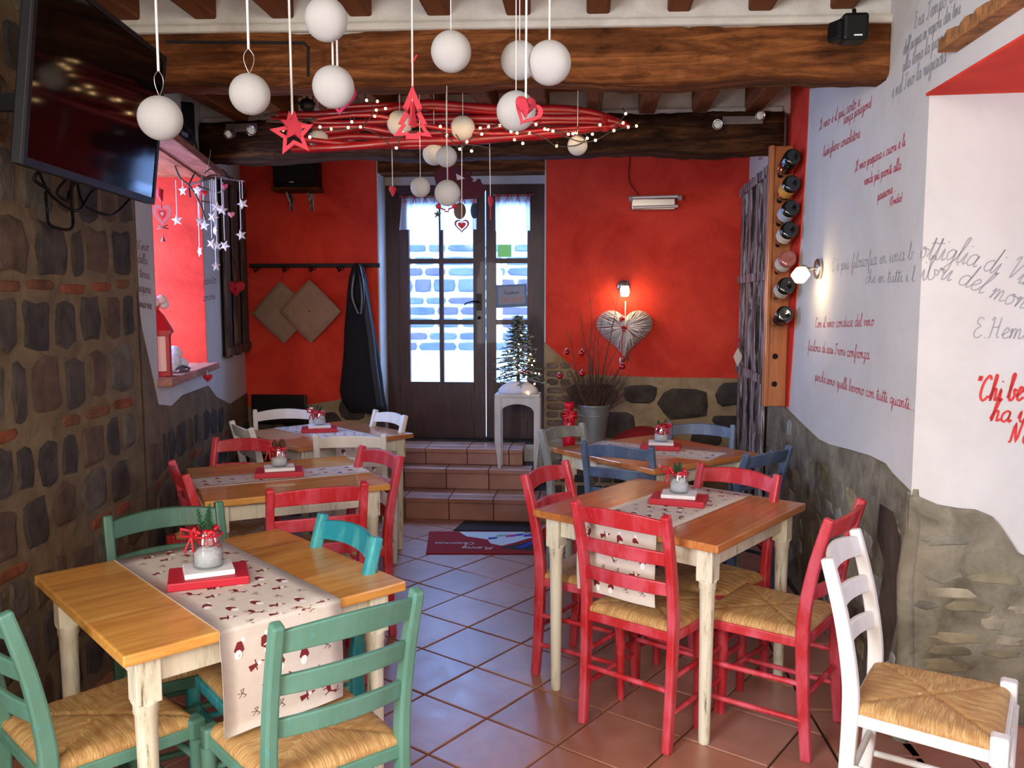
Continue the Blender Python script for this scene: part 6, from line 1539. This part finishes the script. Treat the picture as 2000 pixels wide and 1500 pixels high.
mb = flat(MB(), [(x*.30, y*.55+.01) for x, y in tre], .008); o = mb.build('inner_tree', M_orn, t); o.rotation_euler = (0,0,.9)
mb = MB(); mb.tube([(0,0,.10),(0,0,.16)], .003, 6); mb.tube([(0,0,.16),(.014,0,.185)], .003, 5); mb.build('red_loop', M_rcord, t)
t = hang_obj('heart_ornament', 'puffed red plaid heart hanging in front of a white ball', 'heart', P(1027,206,2.22), Vector((P(1030,0,2.22).x, 2.22, CZ)), .5, 'red hanging ornaments', M_cord, .003)
puffy(.060,.030).build('front_heart', simple('red_plaid_felt', (172,38,56), .85, var=.2, vscale=120), t)
hh_ = heart(.075); mb = MB(); mb.ring(hh_, [(x*.70, y*.70) for x, y in hh_], .007, XZ); o = mb.build('outer_heart', M_orn, t); o.location = (.012,.012,-.012); o.rotation_euler = (0,.5,-.4)
t = hang_obj('frame_ornament', 'red pointed ornament peeking out under the second big ball', 'heart', P(660,190,2.42), Vector((P(657,0,2.42).x, 2.42, CZ)), .0, 'red hanging ornaments', M_cord, .003)
hh_ = heart(.095); mb = MB(); mb.ring(hh_, [(x*.74, y*.74) for x, y in hh_], .007, Matrix.Translation((.004,.004,0)) @ XZ); mb.build('outline', simple('magenta_red_felt', (184,40,84), .75), t)
# small hanging things by the door
t = hang_obj('felt_heart', 'small red heart dangling left of the door, edge on', 'heart', P(767,372,4.1), P(765,268,4.1), 1.1, 'red hearts', M_cord, .0016)
puffy(.055,.02).build('heart', M_orn, t)
t = hang_obj('felt_heart', 'heart seen edge on between the two door leaves', 'heart', P(958,392,4.1), P(956,262,4.1), 1.3, 'red hearts', M_cord, .0016)
puffy(.06,.02).build('heart', M_orn, t); mb = MB(); mb.tube([(0,0,-.03),(0,0,-.09)], .003); mb.build('tail', M_rcord, t)
t = hang_obj('heart_pendant', 'open heart outline with a small red heart inside before the door curtains', 'heart', P(902,440,4.1), P(902,270,4.1), 0, 'red hearts', M_cord, .002)
hh_ = heart(.072, 32); mb = MB(); mb.ring(hh_, [(x*.74, y*.74) for x, y in hh_], .006, Matrix.Translation((0,.003,0)) @ XZ); mb.build('outline', simple('grey_red_wood', (110,60,66), .7), t)
puffy(.040,.012).build('inner_heart', M_orn, t)
# dark red reindeer figure with dangling feet
rd = thing('reindeer_figure', 'dark red reindeer silhouette figure hanging over the curtains', 'figure', P(905,360,5.36), RA); b0 = rd.location.copy()
sil = [(848,345),(850,335),(858,328),(872,326),(884,322),(895,326),(903,333),(908,341),(914,345),(918,338),(920,346),(925,350),(921,354),(928,356),(933,350),(938,350),(941,358),(946,362),(948,372),(944,382),(930,388),(910,389),(890,387),(872,388),(856,384),(850,376),(852,362)]
def rpt(px, py): v = P(px, py, 5.36)-b0; return (v.x, v.z)
poly = [rpt(*q_) for q_ in sil]; M_rein = simple('dark_red_felt', (78,14,20), .9)
flat(MB(), poly[::-1], .014).build('body', M_rein, rd)
mb = MB(); mb.tube(smooth([Vector((rpt(905,338)[0],0,rpt(905,338)[1])), Vector((rpt(914,334)[0],0,rpt(914,334)[1])), Vector((rpt(920,341)[0],0,rpt(920,341)[1]))], 3), .008, 6); mb.build('antler', M_rein, rd)
mb = flat(MB(), [rpt(a_, b_) for a_, b_ in ((891,339),(909,349),(893,352))][::-1], .018); mb.build('white_patch', simple('pale_felt_patch', (206,186,170), .8), rd)
for (cx_, cy_, rx_, ry_, m_, lb) in ((898,412,12,16,simple('brown_felt', (104,74,54), .9),'brown round foot'),(927,412,8,15,simple('navy_felt', (44,52,72), .9),'navy blue foot')):
    c_ = rpt(cx_, cy_); s_ = 5.36/F; mb = MB(); mb.ball((c_[0], 0, c_[1]), 1, 16, 10, (rx_*s_, .014, ry_*s_)); mb.build('foot', m_, rd, label=lb)
mb = MB()
for cx_ in (898, 927): a_ = rpt(cx_, 398); b_ = rpt(cx_, 386); mb.tube([(a_[0],0,a_[1]),(b_[0],0,b_[1])], .004, 6)
mb.tube([(rpt(875,330)[0],0,rpt(875,330)[1]), (rpt(875,330)[0], 0, 2.49-b0.z)], .0015, 5); mb.build('leg_string', M_rcord, rd)
t = thing('door_garland', 'little red and dark star garland hanging under the white ball', 'garland', P(878,407,4.1), 0); b0 = t.location.copy(); mb = MB()
mb.tube([P(a_, b_, 4.1)-b0 for a_, b_ in ((856,404),(865,409),(869,409),(869,413),(876,413),(876,409),(885,405),(890,402))], .004, 5)
for a_ in (856, 888): mb.ball(P(a_, 403, 4.1)-b0, .013, 8, 6)
mb.tube([P(876,270,4.1)-b0, P(876,409,4.1)-b0], .0012, 4); mb.build('garland', M_ribbon, t)
flat(MB(), [(x-.058, y-.028) for x, y in star(.022,.008,5)], .004).build('dark_star', simple('dark_star_wood', (70,66,72), .8), t)
